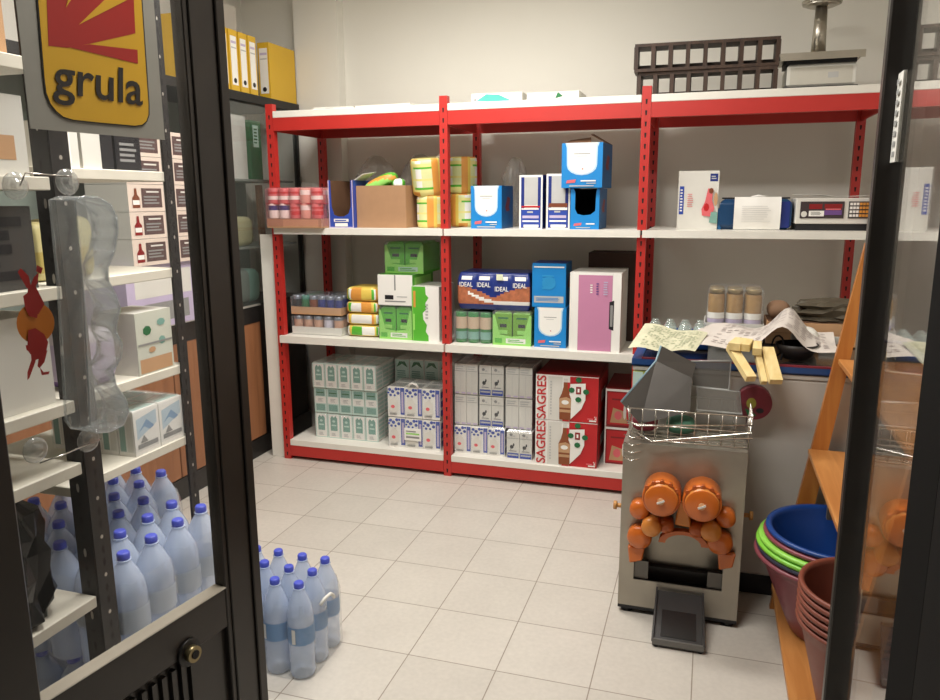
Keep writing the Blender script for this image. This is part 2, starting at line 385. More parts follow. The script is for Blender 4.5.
def handle(t, w, h):
    m = MB(); m.tube([(-.03, 0, h), (-.02, -.006, h+.018), (0, -.01, h+.026), (.02, -.006, h+.018), (.03, 0, h)], .006, WHITE); m.build('handle', t)
pack('milk_carton_pack', 'blue and white milk pack with a price tag, under its twin', .628, .94, .03, .22, S1, S1+.176, 3, 2, blue_carton, G1, extra=tagsign)
pack('milk_carton_pack', 'blue and white milk pack with white carrying loop on top', .628, .94, .03, .22, S1+.178, S1+.354, 3, 2, blue_carton, G1, extra=handle)
def plain_carton(f, s, t):
    f.rect(0, 0, 1, 1, OFFW).rect(.04, .76, .96, .775, GREY).rect(.49, .03, .51, .74, LGREY).lines(.1, .8, .9, .95, 2, LGREY).rect(.05, .02, .4, .07, LILAC).rect(.6, .02, .95, .07, LILAC)
    t.rect(.05, .05, .95, .95, LGREY); s.rect(.05, .05, .95, .95, LGREY)
def cow_carton(f, s, t):
    f.rect(0, 0, 1, 1, OFFW).rect(.04, .02, .96, .2, MBLUE).rect(.1, .1, .9, .15, LGREY).rect(0, .72, 1, .735, GREY)
    f.ell(.4, .42, .16, .07, BLACKP, 7).ell(.56, .5, .07, .06, BLACKP, 6).rect(.3, .3, .34, .38, BLACKP).rect(.2, .26, .8, .29, GREY)
    f.ell(.35, .86, .14, .05, GREY, 7).ell(.6, .82, .1, .03, LGREY, 7); t.rect(.05, .05, .95, .95, LGREY); s.rect(.05, .05, .95, .95, LGREY)
G2 = 'white milk packs in the middle bay'
cols = [(1.018, 1.15, plain_carton, 'plain grey-white'), (1.158, 1.295, cow_carton, 'white milk pack with black cow print'), (1.305, 1.452, plain_carton, '')]
zz = [S1, S1+.161, S1+.333, S1+.506]
for k in (1, 2):
    hl = ('lower', 'upper')[k-1]
    pack('milk_carton_pack', f'plain whitish milk pack beside the middle red post, {hl} of two', 1.018, 1.15, .05, .24, zz[k], zz[k+1]-.002, 2, 3, plain_carton, G2)
    pack('milk_carton_pack', f'white milk pack with blue base band between two plain packs, {hl} of two', 1.158, 1.295, .05, .24, zz[k], zz[k+1]-.002, 2, 3, cow_carton, G2)
    pack('milk_carton_pack', f'plain whitish milk pack next to the red beer cases, {hl} of two', 1.305, 1.452, .05, .24, zz[k], zz[k+1]-.002, 2, 3, plain_carton, G2)
pack('milk_carton_pack', 'row of blue and white printed milk cartons under the plain packs', 1.018, 1.305, .04, .22, S1, zz[1]-.002, 3, 2, blue_carton, G2)
pack('milk_carton_pack', 'white milk pack with blue base band on the board beside beer cases', 1.318, 1.458, .03, .22, S1, zz[1]-.002, 2, 2, cow_carton, G2)
# beer cases
BROWNG = mat('beer_bottle_brown', '#8a4a26', .3)
def beer_deco(f):
    f.rect(0, 0, 1, 1, REDP).rect(0, 0, .55, .985, WHITE).rect(0, .985, 1, 1, WHITE)
    f.rect(.2, 0, .43, .97, OFFW)
    for k in range(12): f.rect(.235, .12+k*.065, .26, .155+k*.065, LGREY)
    f.text('SAGRES', .02, .02, .17, .98, REDP, rot=1)
    f.poly([(.55, 0), (.55, .86), (.47, .86), (.44, .5), (.44, 0)], REDP)
    f.poly([(.545, .02), (.545, .22), (.545, .6), (.56, .83), (.8, .86), (.8, .5), (.74, .3), (.64, .15)], WHITE)
    f.poly([(.39, .03), (.57, .03), (.575, .5), (.54, .62), (.515, .76), (.51, .93), (.455, .93), (.45, .76), (.425, .62), (.385, .5)], BROWNG)
    f.rect(.45, .86, .515, .94, OFFW).poly([(.385, .3), (.57, .3), (.57, .5), (.5, .54), (.39, .5)], TAN).ell(.48, .42, .06, .05, WHITE, 10).rect(.39, .2, .57, .26, TAN)
    f.poly([(.65, .62), (.73, .62), (.73, .78), (.65, .78)], DRED).rect(.675, .66, .705, .74, WHITE)
    for u, v in ((.69, .93), (.58, .7), (.81, .68), (.69, .5)): f.ell(u, v, .05, .06, DGRN, 8)
    f.rect(.84, .08, .93, .11, PINKRED).rect(.87, .04, .98, .07, WHITE).text('24', .95, .05, .985, .16, WHITE)
def beer_side(s): s.rect(.1, .1, .9, .9, REDP).rect(.3, .35, .7, .6, WHITE)
for k in range(2):
    carton_box('beer_case', 'red and white beer case with SAGRES lettering, ' + ('standing on the bottom board' if k == 0 else 'on top of its twin'), 'beer case',
               1.482, 1.806, .0, .38, S1+k*.243, S1+(k+1)*.243-.002, DRED, beer_deco, beer_side, group='beer cases', top=DRED)
def red2(f):
    f.rect(0, 0, .05, 1, WHITE).rect(0, .93, 1, .99, WHITE).rect(.1, .05, .95, .9, REDP).poly([(.2, .1), (.85, .1), (.8, .4), (.3, .5)], TAN).ell(.5, .3, .15, .12, PINKRED, 9).rect(.25, .7, .9, .74, DRED).ell(.75, .4, .06, .2, OFFW, 8)
for k in range(2):
    carton_box('beer_case', 'darker red case with tan picture right of the SAGRES cases, ' + ('lower of two' if k == 0 else 'upper of two'), 'beer case',
               1.83, 1.965, .1, .36, S1+k*.205, S1+(k+1)*.205-.002, DRED, red2, group='dark red cases', top=DRED)
# ------------------------------------------------------------------ rack, second level
def can_tray(name, label, x0, x1, y0, d, z0, th, ch, nx, ny, traym, lidc, bodyc, grp, cat, filmed=True):
    t = thing(name, label, cat, ((x0+x1)/2, y0, z0), 0, grp); w = x1-x0; m = MB()
    m.box(-w/2, w/2, 0, .002, 0, th, traym); m.box(-w/2, w/2, d-.002, d, 0, th, traym); m.box(-w/2, -w/2+.002, .002, d-.002, 0, th, traym); m.box(w/2-.002, w/2, .002, d-.002, 0, th, traym); m.box(-w/2, w/2, 0, d, 0, .002, traym)
    m.build('tray', t); r = min(w/nx, d/ny)/2*.96
    protos = {}
    for j in range(ny):
        for i in range(nx):
            key = i % len(bodyc)
            if key not in protos:
                m = MB(); m.lathe([(r*.9, .0025), (r, .008), (r, ch*.8)], bodyc[key], seg=14, cap1=False); m.lathe([(r*.96, ch*.8), (r*.96, ch*.97), (r*.85, ch)], lidc[i % len(lidc)], seg=14, cap0=False)
                o = m.build('jar', t); protos[key] = o
            else:
                o = protos[key].copy(); C.objects.link(o); o.parent = t
            o.location = (-w/2+w/nx*(i+.5), d/ny*(j+.5), 0)
    if filmed:
        m = MB(); film_box(m, -w/2-.001, w/2+.001, -.001, d+.001, .001, ch+.004); m.build('plastic_film', t)
    return t
TINM = mat('tan_tin_label', '#c49a84', .45); TINB = mat('blue_tin_label', '#c9c6d4', .45); LIDM = mat('grey_lid', '#8c93a0', .3, metal=.6); LIDG = mat('green_lid', '#3f7d6e', .4)
can_tray('jar_tray', 'white cardboard tray of tan labelled jars resting on the white board', .045, .36, .03, .24, S2, .045, .108, 5, 4, OFFW, [LIDM], [TINM, TINM, TINM, TINB, TINM], 'jar trays', 'jar tray')
can_tray('jar_tray', 'brown cardboard tray of dark jars stacked on white jar tray', .045, .36, .03, .24, S2+.114, .045, .108, 6, 4, TAN, [LIDM, LIDG, LIDM, LIDM, LIDM, LIDM], [BLACKP, DGRN, BRN, NAVY, NAVY, NAVY], 'jar trays', 'jar tray')
# plump food bags
def bag(name, label, x, y, z, w, d, h, base, deco, grp=None, cat='bag', rot=0, e=.42, ends=None, tilt=0):
    """soft plastic bag: superellipsoid lump"""
    def fn(u, v):
        a = 2*PI*u; t = PI*(v-.5)
        sg = lambda q, p: math.copysign(abs(q)**p, q)
        cx = sg(math.cos(t), e)*sg(math.cos(a), e*.75); cy = sg(math.cos(t), e)*sg(math.sin(a), e*.75); cz = sg(math.sin(t), e)
        k = 1+.02*math.sin(9*a+5*t)
        return Vector((cx*w/2*k, cy*d/2*k, h/2+cz*h/2))
    m = MB(); idx = {}
    NU, NV = 28, 14
    V = [[m.bm.verts.new(fn(i/NU, j/NV)) for i in range(NU)] for j in range(1, NV)]
    for j in range(NV-2):
        for i in range(NU):
            f = m.bm.faces.new([V[j][i], V[j][(i+1) % NU], V[j+1][(i+1) % NU], V[j+1][i]]); f.smooth = True
            f.material_index = m.mi(deco(i/NU, j/(NV-3)) or base)
    f = m.bm.faces.new(V[0][::-1]); f.material_index = m.mi(base); f = m.bm.faces.new(V[-1]); f.material_index = m.mi(base)
    o = m.build(name); o.location = (x, y, z); o.rotation_euler = (tilt, 0, rot)
    return tag(o, label, cat, grp)
def yb(k):
    rg = random.Random(k)
    def f(u, v):
        if .2 < v < .85:
            q = (u*14+k*.37) % 2
            if q < .3: return GRN if .35 < v < .65 else LYEL
            if q < 1.1: return WHITE if .3 < v < .7 else YEL
            if q < 1.5: return ORG
        return YEL if v > .1 else ORG
    return f
for k in range(4):
    bag('snack_bag', ['yellow plastic food bag lying directly on the board beside jar trays', 'yellow and green food bag, second from the bottom of its pile', 'yellow and orange food bag, third from the bottom of its pile', 'rounded yellow food bag on the top of its pile'][k],
        .478+(.003 if k == 3 else 0), .14, S2+k*.066, .2, .2, .069 if k < 3 else .082, YEL, yb(k), 'yellow food bags')
def green_cup_pack(name, label, x0, x1, y0, d, z0, h, grp, topm=GRN, shade=False):
    t = thing(name, label, 'pack', ((x0+x1)/2, y0, z0), 0, grp); w = x1-x0; m = MB()
    m.box(-w/2, w/2, .004, d, 0, .002, LGRN); m.box(-w/2, w/2, d-.002, d, 0, h*.9, GRN); m.box(w/2-.002, w/2, 0, d, 0, h*.88, GRN); m.box(-w/2, -w/2+.002, 0, d, 0, h*.88, GRN)
    # front card with low centre showing what is inside
    for sg in (-1, 1):
        P = [(sg*w/2, 0, 0), (sg*w/2, 0, h*.88), (sg*w*.44, 0, h*.88), (sg*w*.3, 0, h*.3), (0, 0, h*.26), (0, 0, 0)]
        m.face(P if sg < 0 else P[::-1], LGRN)
    front(m, -w/2, w/2, 0, 0, h).rect(.35, .06, .85, .2, WHITE if not shade else MINT).rect(.06, .06, .25, .2, GRN).lines(.4, .08, .8, .18, 2, GRN)
    m.build('tray', t); first = None
    for j in range(2):
        for i in range(2):
            if first is None:
                c = MB(); cw = w*.44; cy = d*.44
                rbox(c, -cw/2, cw/2, 0, cy, .003, h*.97, topm, .012); f = front(c, -cw/2, cw/2, 0, .003, h); f.rect(.3, .5, .7, .6, BLACKP).rect(.2, .75, .8, .8, DGRN).rect(.25, .3, .75, .42, LGRN); o = c.build('bag', t); first = o
            else: o = first.copy(); C.objects.link(o); o.parent = t
            o.location = (-w*.235+w*.47*i, .012+d*.47*j, 0)
    m = MB(); film_box(m, -w/2-.001, w/2+.001, -.002, d+.002, .001, h+.001); m.build('plastic_film', t)
    return t
GB = 'green wrapped packs on the second shelf'
green_cup_pack('coffee_pack', 'green display pack on the board under the white box', .588, .785, .03, .3, S2, .183, GB)
def wbd(f):
    f.rect(.48, .5, .52, 1, GREY).rect(.2, .2, .45, .34, BLACKP).rect(.2, .12, .8, .16, GREY).rect(.55, .28, .85, .31, LGREY).rect(0, .0, 1, .02, GREY)
def gsd(s): s.rect(0, 0, 1, 1, GRN).rect(.1, .5, .9, .9, LGRN)
carton_box('cardboard_box', 'white printed box stacked between two green packs', 'box', .588, .79, .03, .32, S2+.186, S2+.354, WHITE, wbd, gsd, top=GRN)
green_cup_pack('coffee_pack', 'dark green wrapped pack on top of the white box', .602, .83, .1, .26, S2+.356, .175, GB, topm=GRN, shade=True)
def gwd(f):
    f.rect(0, 0, 1, 1, WHITE).poly([(0, 0), (0, 1), (.5, 1), (.52, .86), (.62, .8), (.5, .7), (.56, .6), (.4, .52), (.42, .4), (.55, .3), (.5, .18), (.6, .1), (.6, 0)], GRN).rect(.06, .62, .14, .92, ORG).rect(.04, .2, .1, .5, LGRN).rect(.02, .0, .04, 1, LGRN)
    f.lines(.5, .4, .62, .7, 5, LGREY)
carton_box('cardboard_box', 'green and white box standing upright beside the middle red post', 'box', .79, .945, .02, .25, S2, S2+.296, OFFW, gwd)
# middle bay, second level
GT = mat('green_tin', '#2f7d3c', .35); TT = mat('tan_tin', '#cdb59a', .4)
def tin_pack(x0, x1, y0, d, z0, h, nx):
    t = thing('tin_pack', 'film-wrapped pack of dark green tins with tan labels under navy rolls', 'pack', ((x0+x1)/2, y0, z0), 0); w = x1-x0; first = None
    for j in range(3):
        for i in range(nx):
            if first is None:
                m = MB(); r = w/nx/2*.97; m.lathe([(r*.95, .001), (r, .006), (r, h-.01), (r*.93, h-.004)], GT, seg=16); m.lathe([(r+.0006, h*.45), (r+.0006, h*.82)], TT, seg=16, cap0=False, cap1=False); m.lathe([(r+.0006, h*.12), (r+.0006, h*.36)], SAGE, seg=16, cap0=False, cap1=False)
                o = m.build('tin', t); first = o
            else: o = first.copy(); C.objects.link(o); o.parent = t
            o.location = (-w/2+w/nx*(i+.5), w/nx*(j+.5), 0)
    m = MB(); film_box(m, -w/2-.001, w/2+.001, -.002, w+.002, .0005, h); m.build('plastic_film', t)
tin_pack(1.022, 1.228, .035, .2, S2, .17, 3)
green_cup_pack('coffee_pack', 'light green display pack of two cups beside blue boxes', 1.238, 1.448, .03, .21, S2, .182, GB, topm=mat('lime_cup', '#6fa52c', .4))
def roll_pack():
    t = thing('roll_pack', 'navy blue wrapped roll pack with orange picture lying on green packs', 'pack', (1.243, .15, S2+.183)); first = None
    NV = mat('navy_film', '#23367f', .28, noise=.1)
    for i in range(4):
        if first is None:
            m = MB(); r = .0485
            m.tube([(0, -.1, r), (0, -.085, r), (0, .085, r), (0, .1, r)], [r*.6, r, r, r*.6], NV, seg=16)
            f = front(m, -.046, .046, -.1006, 0, .1); o = m.build('roll', t); first = o
        else: o = first.copy(); C.objects.link(o); o.parent = t
        o.location = (-.145+.0965*i, 0, 0)
    # printed outer wrap, a soft block round the rolls
    m = MB(); w = .39
    def wrap(u, v):
        x = -w/2+w*u; zz = .195*v; bulge = .012*abs(math.sin(u*4*PI))**.6
        e = (1-abs(2*v-1)**4); ex = 1-(abs(2*u-1)**8)*.1
        return Vector((x*(.94+.06*e), -.104-.016*e-bulge*.6*e, zz*1.0))
    n1, n2 = 40, 20
    V = [[m.bm.verts.new(wrap(i/n1, j/n2)) for j in range(n2+1)] for i in range(n1+1)]
    OP = mat('orange_picture', '#b9714f', .4, noise=.3, scale=40)
    for i in range(n1):
        for j in range(n2):
            u = (i+.5)/n1; v = (j+.5)/n2; wv = .5-.25*math.sin(u*PI*1.0)**1; c = NV
            if .14 < v < .2+.32*abs(math.cos(u*PI))+.12: c = OP
            cv = .46*(1-u*1.6)**2+.2 if u < .62 else .2
            if abs(v-cv) < .045 and u > .15: c = WHITE
            if .8 < v < .88 and (u*4 % 1) > .15 and (u*4 % 1) < .85: c = WHITE
            f = m.bm.faces.new([V[i][j], V[i+1][j], V[i+1][j+1], V[i][j+1]]); f.smooth = True; f.material_index = m.mi(c)
    k = m.mi(NV); B = [m.bm.verts.new((V[i][0].co.x, .11, 0)) for i in range(n1+1)]; Tp = [m.bm.verts.new((V[i][n2].co.x, .1, .195)) for i in range(n1+1)]
    for i in range(n1):
        m.bm.faces.new([V[i][n2], V[i+1][n2], Tp[i+1], Tp[i]]).material_index = k; m.bm.faces.new([Tp[i], Tp[i+1], B[i+1], B[i]]).material_index = k
    m.bm.faces.new([V[0][j] for j in range(n2+1)]+[Tp[0], B[0]]).material_index = k
    m.bm.faces.new([V[n1][j] for j in range(n2, -1, -1)]+[B[n1], Tp[n1]]).material_index = k
    for i in range(4):
        f = Face(m, (-.185+.0965*i, -.1335, .118-(.02 if i == 2 else 0)), (1, 0, 0), (0, 0, 1), .08, .03); f.text('IDEAL', .05, .1, .95, .9, WHITE)
    m.face([(.02, -.134, .16), (.055, -.134, .16), (.055, -.134, .19), (.02, -.134, .19)], mat('cream_sticker', '#e9efcf', .5))
    m.build('wrapper', t, recalc=True)
roll_pack()
def tongue(f, side_m=None, dark=False, cu=.5, rw=.38):
    a = .5-rw; b = .5+rw
    pts = [(a-.04, 1), (a, .9), (a+.01, .5)]+[(.5-(rw-.01)*math.cos(t*PI/8), .5-.22*math.sin(t*PI/8)) for t in range(1, 8)]+[(b-.01, .5), (b, .9), (b+.04, 1)]
    f.poly(pts, mat('pale_blue_print', '#b9d9ee', .5)); q = [(.5+(u-.5)*.9, min(.995, v+.03)) for u, v in pts]
    f.poly(q, DARK if dark else WHITE)
    if not dark: f.rect(.3, .75, .7, .765, GREY).rect(.38, .7, .62, .71, LGREY).ell(.52, .42, .02, .015, REDP, 8)
    f.poly([(.12, .1), (.14, .17), (.36, .19), (.34, .12)], PINKRED).rect(.48, .14, .85, .17, WHITE).rect(.62, .09, .85, .11, LGREY).rect(.2, .03, .8, .055, LGREY)
def bside(s): s.rect(.0, 0, 1, 1, mat('deep_blue_print', '#14639c', .45)).poly([(.3, .5), (.5, .75), (.75, .7), (.6, .5), (.7, .42), (.4, .4)], mat('brown_red_print', '#8a3f43', .5))
BL = 'bright blue boxes with a white tongue shape'
carton_box('cardboard_box', 'bright blue box with white tongue beside the pink carton, at the bottom', 'box', 1.463, 1.628, .03, .18, S2, S2+.208, CYAN, tongue, bside, group=BL, top=CYAN)
def bt2(f):
    f.rect(.06, .1, .94, .25, LGREY).lines(.12, .13, .88, .22, 3, CYAN).rect(.05, .9, .95, .93, WHITE).ell(.5, .55, .2, .15, mat('blue_tint', '#2f97d2', .4)).lines(.3, .4, .7, .75, 5, mat('blue_tint', '#2f97d2', .4))
carton_box('cardboard_box', 'plain bright blue box turned on its side, on top of another blue box', 'box', 1.45, 1.622, .03, .2, S2+.21, S2+.433, CYAN, bt2, bside, group=BL, top=NAVY, rot=.03)
def pinkd(f):
    f.rect(0, 0, 1, 1, WHITE).rect(.17, .01, .83, .97, PINK).rect(.83, 0, .835, 1, LGREY)
    f.poly([(.78, .3), (.87, .28), (.87, .66), (.78, .64)], BLACKP).rect(.8, .33, .85, .6, GREY)
    f.lines(.4, .74, .46, .86, 4, WHITE).lines(.52, .72, .57, .88, 5, PURP).lines(.66, .72, .76, .9, 6, LILAC)
carton_box('cardboard_box', 'tall pink and white carton on the second shelf beside the third post', 'box', 1.652, 1.905, -.015, .3, S2, S2+.395, OFFW, pinkd)
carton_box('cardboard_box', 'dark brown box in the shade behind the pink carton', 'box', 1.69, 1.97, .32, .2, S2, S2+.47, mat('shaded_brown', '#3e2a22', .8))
# ------------------------------------------------------------------ rack, third level
RT_ = 'red wrapped tin tray'
t = thing('tin_tray', 'shrink-wrapped red tins on a kraft tray overhanging the shelf edge by the left post', 'tin tray', (.17, -.085, S3))
m = MB(); m.box(-.178, .152, 0, .06, 0, .05, KRAFT); m.box(-.145, .152, .06, .26, 0, .05, KRAFT); f = front(m, -.178, .152, 0, 0, .05); f.rect(.3, .1, .95, .9, TAN); m.build('tray', t)
first = {}
for lv in range(2):
    for j in range(3):
        for i in range(5 if j == 0 else 4):
            key = (lv, 1 if (lv == 0 and i in (0, 1)) else (2 if i == 3 else 0))
            if key not in first:
                m = MB(); r = .032; cm = {0: mat('tin_rose', '#cf6a6c', .4), 1: WHITE, 2: mat('tin_salmon', '#dba394', .4)}[key[1]]
                m.lathe([(r*.95, 0), (r, .005), (r, .075), (r*.93, .08)], cm, seg=14)
                m.lathe([(r+.0008, .045 if key[1] else .02), (r+.0008, .07 if key[1] else .04)], NAVY if key[1] == 1 else (WHITE if lv or key[1] else REDP), seg=14, cap0=False, cap1=False)
                if not key[1]: m.lathe([(r+.0008, .052), (r+.0008, .062)], REDP, seg=14, cap0=False, cap1=False)
                o = m.build('tin', t); first[key] = o
            else: o = first[key].copy(); C.objects.link(o); o.parent = t
            o.location = (-.145+.0655*i if j == 0 else -.11+.065*min(i, 3.4), .0305+(.0 if j == 0 else .03)+.072*j, .0505+lv*.0805)
m = MB(); m.box(-.176, .15, .002, .06, .127, .1305, REDP); m.box(-.143, .15, .06, .26, .127, .1305, REDP); m.build('divider', t)
m = MB(); rbox(m, -.18, .154, -.002, .0625, .001, .216, glassy('pink_film', '#f0b8bc', .1, .12, 1.45, 1), .01); rbox(m, -.146, .154, .0635, .262, .001, .216, MATS['pink_film'], .01); m.build('plastic_film', t)
def hollow(name, label, x0, x1, y0, d, z0, z1, outer, inner, cut, deco=None, sdeco=None, grp=None, rot=0, trim=None, flaps=None):
    """display box with a cut-out front; cut = list of (u,v) going left to right along the edge of the opening"""
    t = thing(name, label, 'box', ((x0+x1)/2, y0, z0), rot, grp); w = x1-x0; h = z1-z0; m = MB(); e = .003
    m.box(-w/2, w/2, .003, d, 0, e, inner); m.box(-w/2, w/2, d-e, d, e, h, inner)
    m.box(-w/2, -w/2+e, 0, d-e, e, h, inner); m.box(w/2-e, w/2, 0, d-e, e, h, inner)
    pts = [(-w/2, 0), (-w/2, h)]+[(-w/2+u*w, v*h) for u, v in cut]+[(w/2, h), (w/2, 0)]
    # split front card into convex strips under the opening
    P = [(-w/2, h)]+[(-w/2+u*w, v*h) for u, v in cut]+[(w/2, h)]
    for a, b in zip(P, P[1:]):
        if b[0]-a[0] > 1e-5: m.face([(a[0], -.001, 0), (b[0], -.001, 0), (b[0], -.001, b[1]), (a[0], -.001, a[1])], outer)
    m.face([(w/2+.0008, 0, 0), (w/2+.0008, d, 0), (w/2+.0008, d, h), (w/2+.0008, 0, h)], outer)
    f = front(m, -w/2, w/2, -.0015, 0, h)
    if deco: deco(f)
    if sdeco: sdeco(side(m, w/2+.001, 0, d, 0, h))
    m.build('carton', t, recalc=False)
    if flaps:
        m = MB(); flaps(m, w, d, h); m.build('flap', t, solid=.002)
    return t
def bdd(f):
    f.rect(0, 0, 1, .02, LILAC).rect(0, 0, .04, 1, LILAC).rect(.96, 0, 1, 1, LILAC).rect(.24, .03, .76, .1, WHITE).rect(.2, .13, .8, .19, WHITE).rect(.25, .145, .7, .17, MBLUE)
def bflap(m, w, d, h):
    m.face([(w/2, .02, h), (w/2, d*.6, h), (w/2+.07, d*.6, h+.045), (w/2+.05, .02, h+.03)], WHITE)
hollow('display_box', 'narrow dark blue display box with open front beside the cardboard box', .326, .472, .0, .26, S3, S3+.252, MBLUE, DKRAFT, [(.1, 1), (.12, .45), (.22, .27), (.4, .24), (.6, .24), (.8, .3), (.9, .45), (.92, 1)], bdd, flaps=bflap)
t = thing('cardboard_box', 'open plain brown cardboard box on the third shelf holding green bags', 'box', (.62, .03, S3), -.03)
m = MB(); w, d, h = .29, .22, .222
m.box(-w/2, w/2, 0, .004, 0, h, KRAFT); m.box(-w/2, w/2, d-.004, d, 0, h, KRAFT); m.box(-w/2, -w/2+.004, .004, d-.004, 0, h, KRAFT); m.box(w/2-.004, w/2, .004, d-.004, 0, h, KRAFT); m.box(-w/2+.004, w/2-.004, .004, d-.004, 0, .004, KRAFT); m.box(-w/2+.005, w/2-.005, .005, d-.005, .12, .125, DKRAFT)
m.build('carton', t)
m = MB(); front(m, .145, .19, 0, 0, .1)
def gb(u, v): return ORG if (u*9+v*4) % 3 < 1.2 else (GRN if (u*9+v*4) % 3 < 2.2 else LGRN)
o = bag('snack_bag', 'green and orange plastic bag sticking out of the open cardboard box', .6, .12, S3+.2, .2, .12, .075, LGRN, gb, rot=.1, e=.8); o.rotation_euler = (0, -.45, .15)
o = bag('snack_bag', 'small green and white packet at the right inside the open cardboard box', .69, .12, S3+.2, .07, .1, .06, GRN, lambda u, v: WHITE if (u*6) % 2 < 1 else GRN, rot=.2, e=.8)
def crumple(name, label, x, y, z, w, d, h, mt, cat='plastic bag', seed=1):
    rg = random.Random(seed); m = MB(); ph = [rg.uniform(0, 6) for _ in range(6)]
    def fn(a, zz): return 1+.12*math.sin(3*a+ph[0]+zz*20)+.08*math.sin(7*a+ph[1]-zz*31)+.05*math.sin(11*a+ph[2])
    pr = [(.4, 0), (.5, .06), (.48, .2), (.52, .38), (.46, .55), (.5, .7), (.4, .85), (.22, .96), (.1, 1)]
    m.lathe([(r, q) for r, q in pr], mt, M=Matrix.Diagonal((w, d, h, 1)), seg=26, fn=fn, smooth=False)
    o = m.build(name); o.location = (x, y, z); return tag(o, label, cat)
GF = glassy('grey_film', '#d0ccc6', .3, .16, 1.45, 1.6)
crumple('plastic_bag', 'crumpled clear plastic bag behind the narrow blue display box', .42, .42, S3, .22, .16, .40, GF, seed=4)
crumple('plastic_bag', 'grey plastic bag against the wall behind the open brown box', .70, .42, S3, .24, .14, .40, GF, seed=9)
# round paper roll bundles
PB = mat('pale_green_stripe', '#dfe3a6', .4)
def bundle(label, x, y, z, r, h, rot, tilt=(0, 0), shade=False):
    m = MB(); n = 30; lv = [(0, .8), (.03, .93), (.1, 1), (.9, 1), (.97, .93), (1, .8)]
    zs = [0, .04, .12, .18, .24, .42, .48, .54, .74, .79, .88, .96, 1]
    def rr(z): return r*(1 if .12 <= z <= .88 else (.97 if .04 <= z <= .96 else .88))
    V = [[m.bm.verts.new((rr(z_)*math.cos(2*PI*j/n)*(1+.02*math.sin(6*PI*j/n*2)), rr(z_)*math.sin(2*PI*j/n), z_*h)) for j in range(n)] for z_ in zs]
    for k in range(len(zs)-1):
        for j in range(n):
            q = (j+k*0) % 10; c = PB
            if q in (0, 1): c = ORG
            elif q == 2: c = YEL
            elif k in (3, 6+2): c = GRN if q > 3 else LYEL
            elif k in (5, 9, 2): c = LYEL
            elif k in (0, 1, 11): c = ORG if q < 6 else LYEL
            elif q in (5, 6): c = WHITE
            f = m.bm.faces.new([V[k][j], V[k][(j+1) % n], V[k+1][(j+1) % n], V[k+1][j]]); f.smooth = True; f.material_index = m.mi(c)
    m.bm.faces.new(V[0][::-1]).material_index = m.mi(LYEL); m.bm.faces.new(V[-1]).material_index = m.mi(LYEL)
    o = m.build('roll_bundle'); o.location = (x, y, z); o.rotation_euler = (tilt[0], tilt[1], rot); return tag(o, label, 'pack', 'yellow striped round bundles')
bundle('yellow striped round bundle left of the red post, on the shelf', .875, .14, S3, .087, .168, .5)
bundle('tilted yellow round bundle left of the red post, upper one', .86, .14, S3+.176, .09, .19, 1.1, (.04, -.14))
bundle('yellow striped round bundle right of the red post, on the shelf', at(463, 210, Y=.31).x, .31, S3, .082, .178, 2.0)
bundle('yellow striped round bundle right of the red post, upper one', at(462, 180, Y=.31).x, .31, S3+.179, .083, .195, 2.9)
crumple('plastic_bag', 'clear plastic film bunched beside the right yellow bundles', 1.27, .38, S3, .13, .14, .37, GF, seed=13)
m = MB(); m.face([at(432, 160, Y=.1), at(447, 148, Y=.04), at(449, 165, Y=.05), at(436, 172, Y=.1)], GF); tag(m.build('plastic_strip', solid=.003), 'clear plastic tail tied at the top of the left yellow bundle', 'plastic strip')
# middle bay
carton_box('cardboard_box', 'bright blue box with white tongue standing beside yellow bundles', 'box', 1.125, 1.29, .02, .2, S3, S3+.215, CYAN, tongue, bside, group=BL, rot=-.04, top=WHITE)
def nav(f):
    f.rect(0, 0, 1, 1, WHITE).rect(.08, .02, .22, .96, NAVY).rect(.8, .02, .93, .96, NAVY).rect(.1, .04, .9, .38, MBLUE).rect(.22, .45, .8, .96, LGREY).rect(.1, .4, .9, .43, REDP).rect(.1, .36, .85, .385, WHITE)
    f.rect(.35, .3, .6, .33, LGREY).rect(.15, .2, .85, .25, LILAC).rect(.15, .13, .85, .16, WHITE).rect(.2, .03, .85, .08, WHITE)
carton_box('cardboard_box', 'navy striped white box, left of the pair on the third shelf', 'box', 1.378, 1.497, .03, .3, S3, S3+.265, NAVY, nav, group='navy striped boxes', top=OFFW)
def nav2(f):
    nav(f); f.rect(.12, .4, .9, .47, BRN).rect(.12, .345, .9, .39, WHITE)
carton_box('cardboard_box', 'navy striped white box, partly behind the blue boxes', 'box', 1.512, 1.632, .05, .3, S3, S3+.27, NAVY, nav2, group='navy striped boxes', top=OFFW)
def low_d(f): f.poly([(.12, .08), (.14, .14), (.4, .16), (.38, .1)], PINKRED).rect(.55, .12, .85, .15, WHITE).rect(.2, .03, .7, .05, LGREY)
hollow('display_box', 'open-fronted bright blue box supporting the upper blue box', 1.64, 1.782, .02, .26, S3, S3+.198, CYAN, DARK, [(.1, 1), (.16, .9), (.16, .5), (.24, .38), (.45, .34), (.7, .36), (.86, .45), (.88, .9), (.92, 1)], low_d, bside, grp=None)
def upfl(m, w, d, h):
    m.face([(-w/2, .02, h), (w*.2, .02, h), (w*.1, .1, h+.03), (-w/2+.02, .1, h+.02)], DKRAFT); m.face([(w/2, .04, h), (w/2, d, h), (w*.1, d*.7, h+.05), (w*.15, .05, h+.04)], DKRAFT)
t = thing('cardboard_box', 'larger bright blue open-topped box perched on top of the blue display box', 'box', (1.695, .0, S3+.2), -.06, BL)
m = MB(); w, d, h = .2, .24, .212
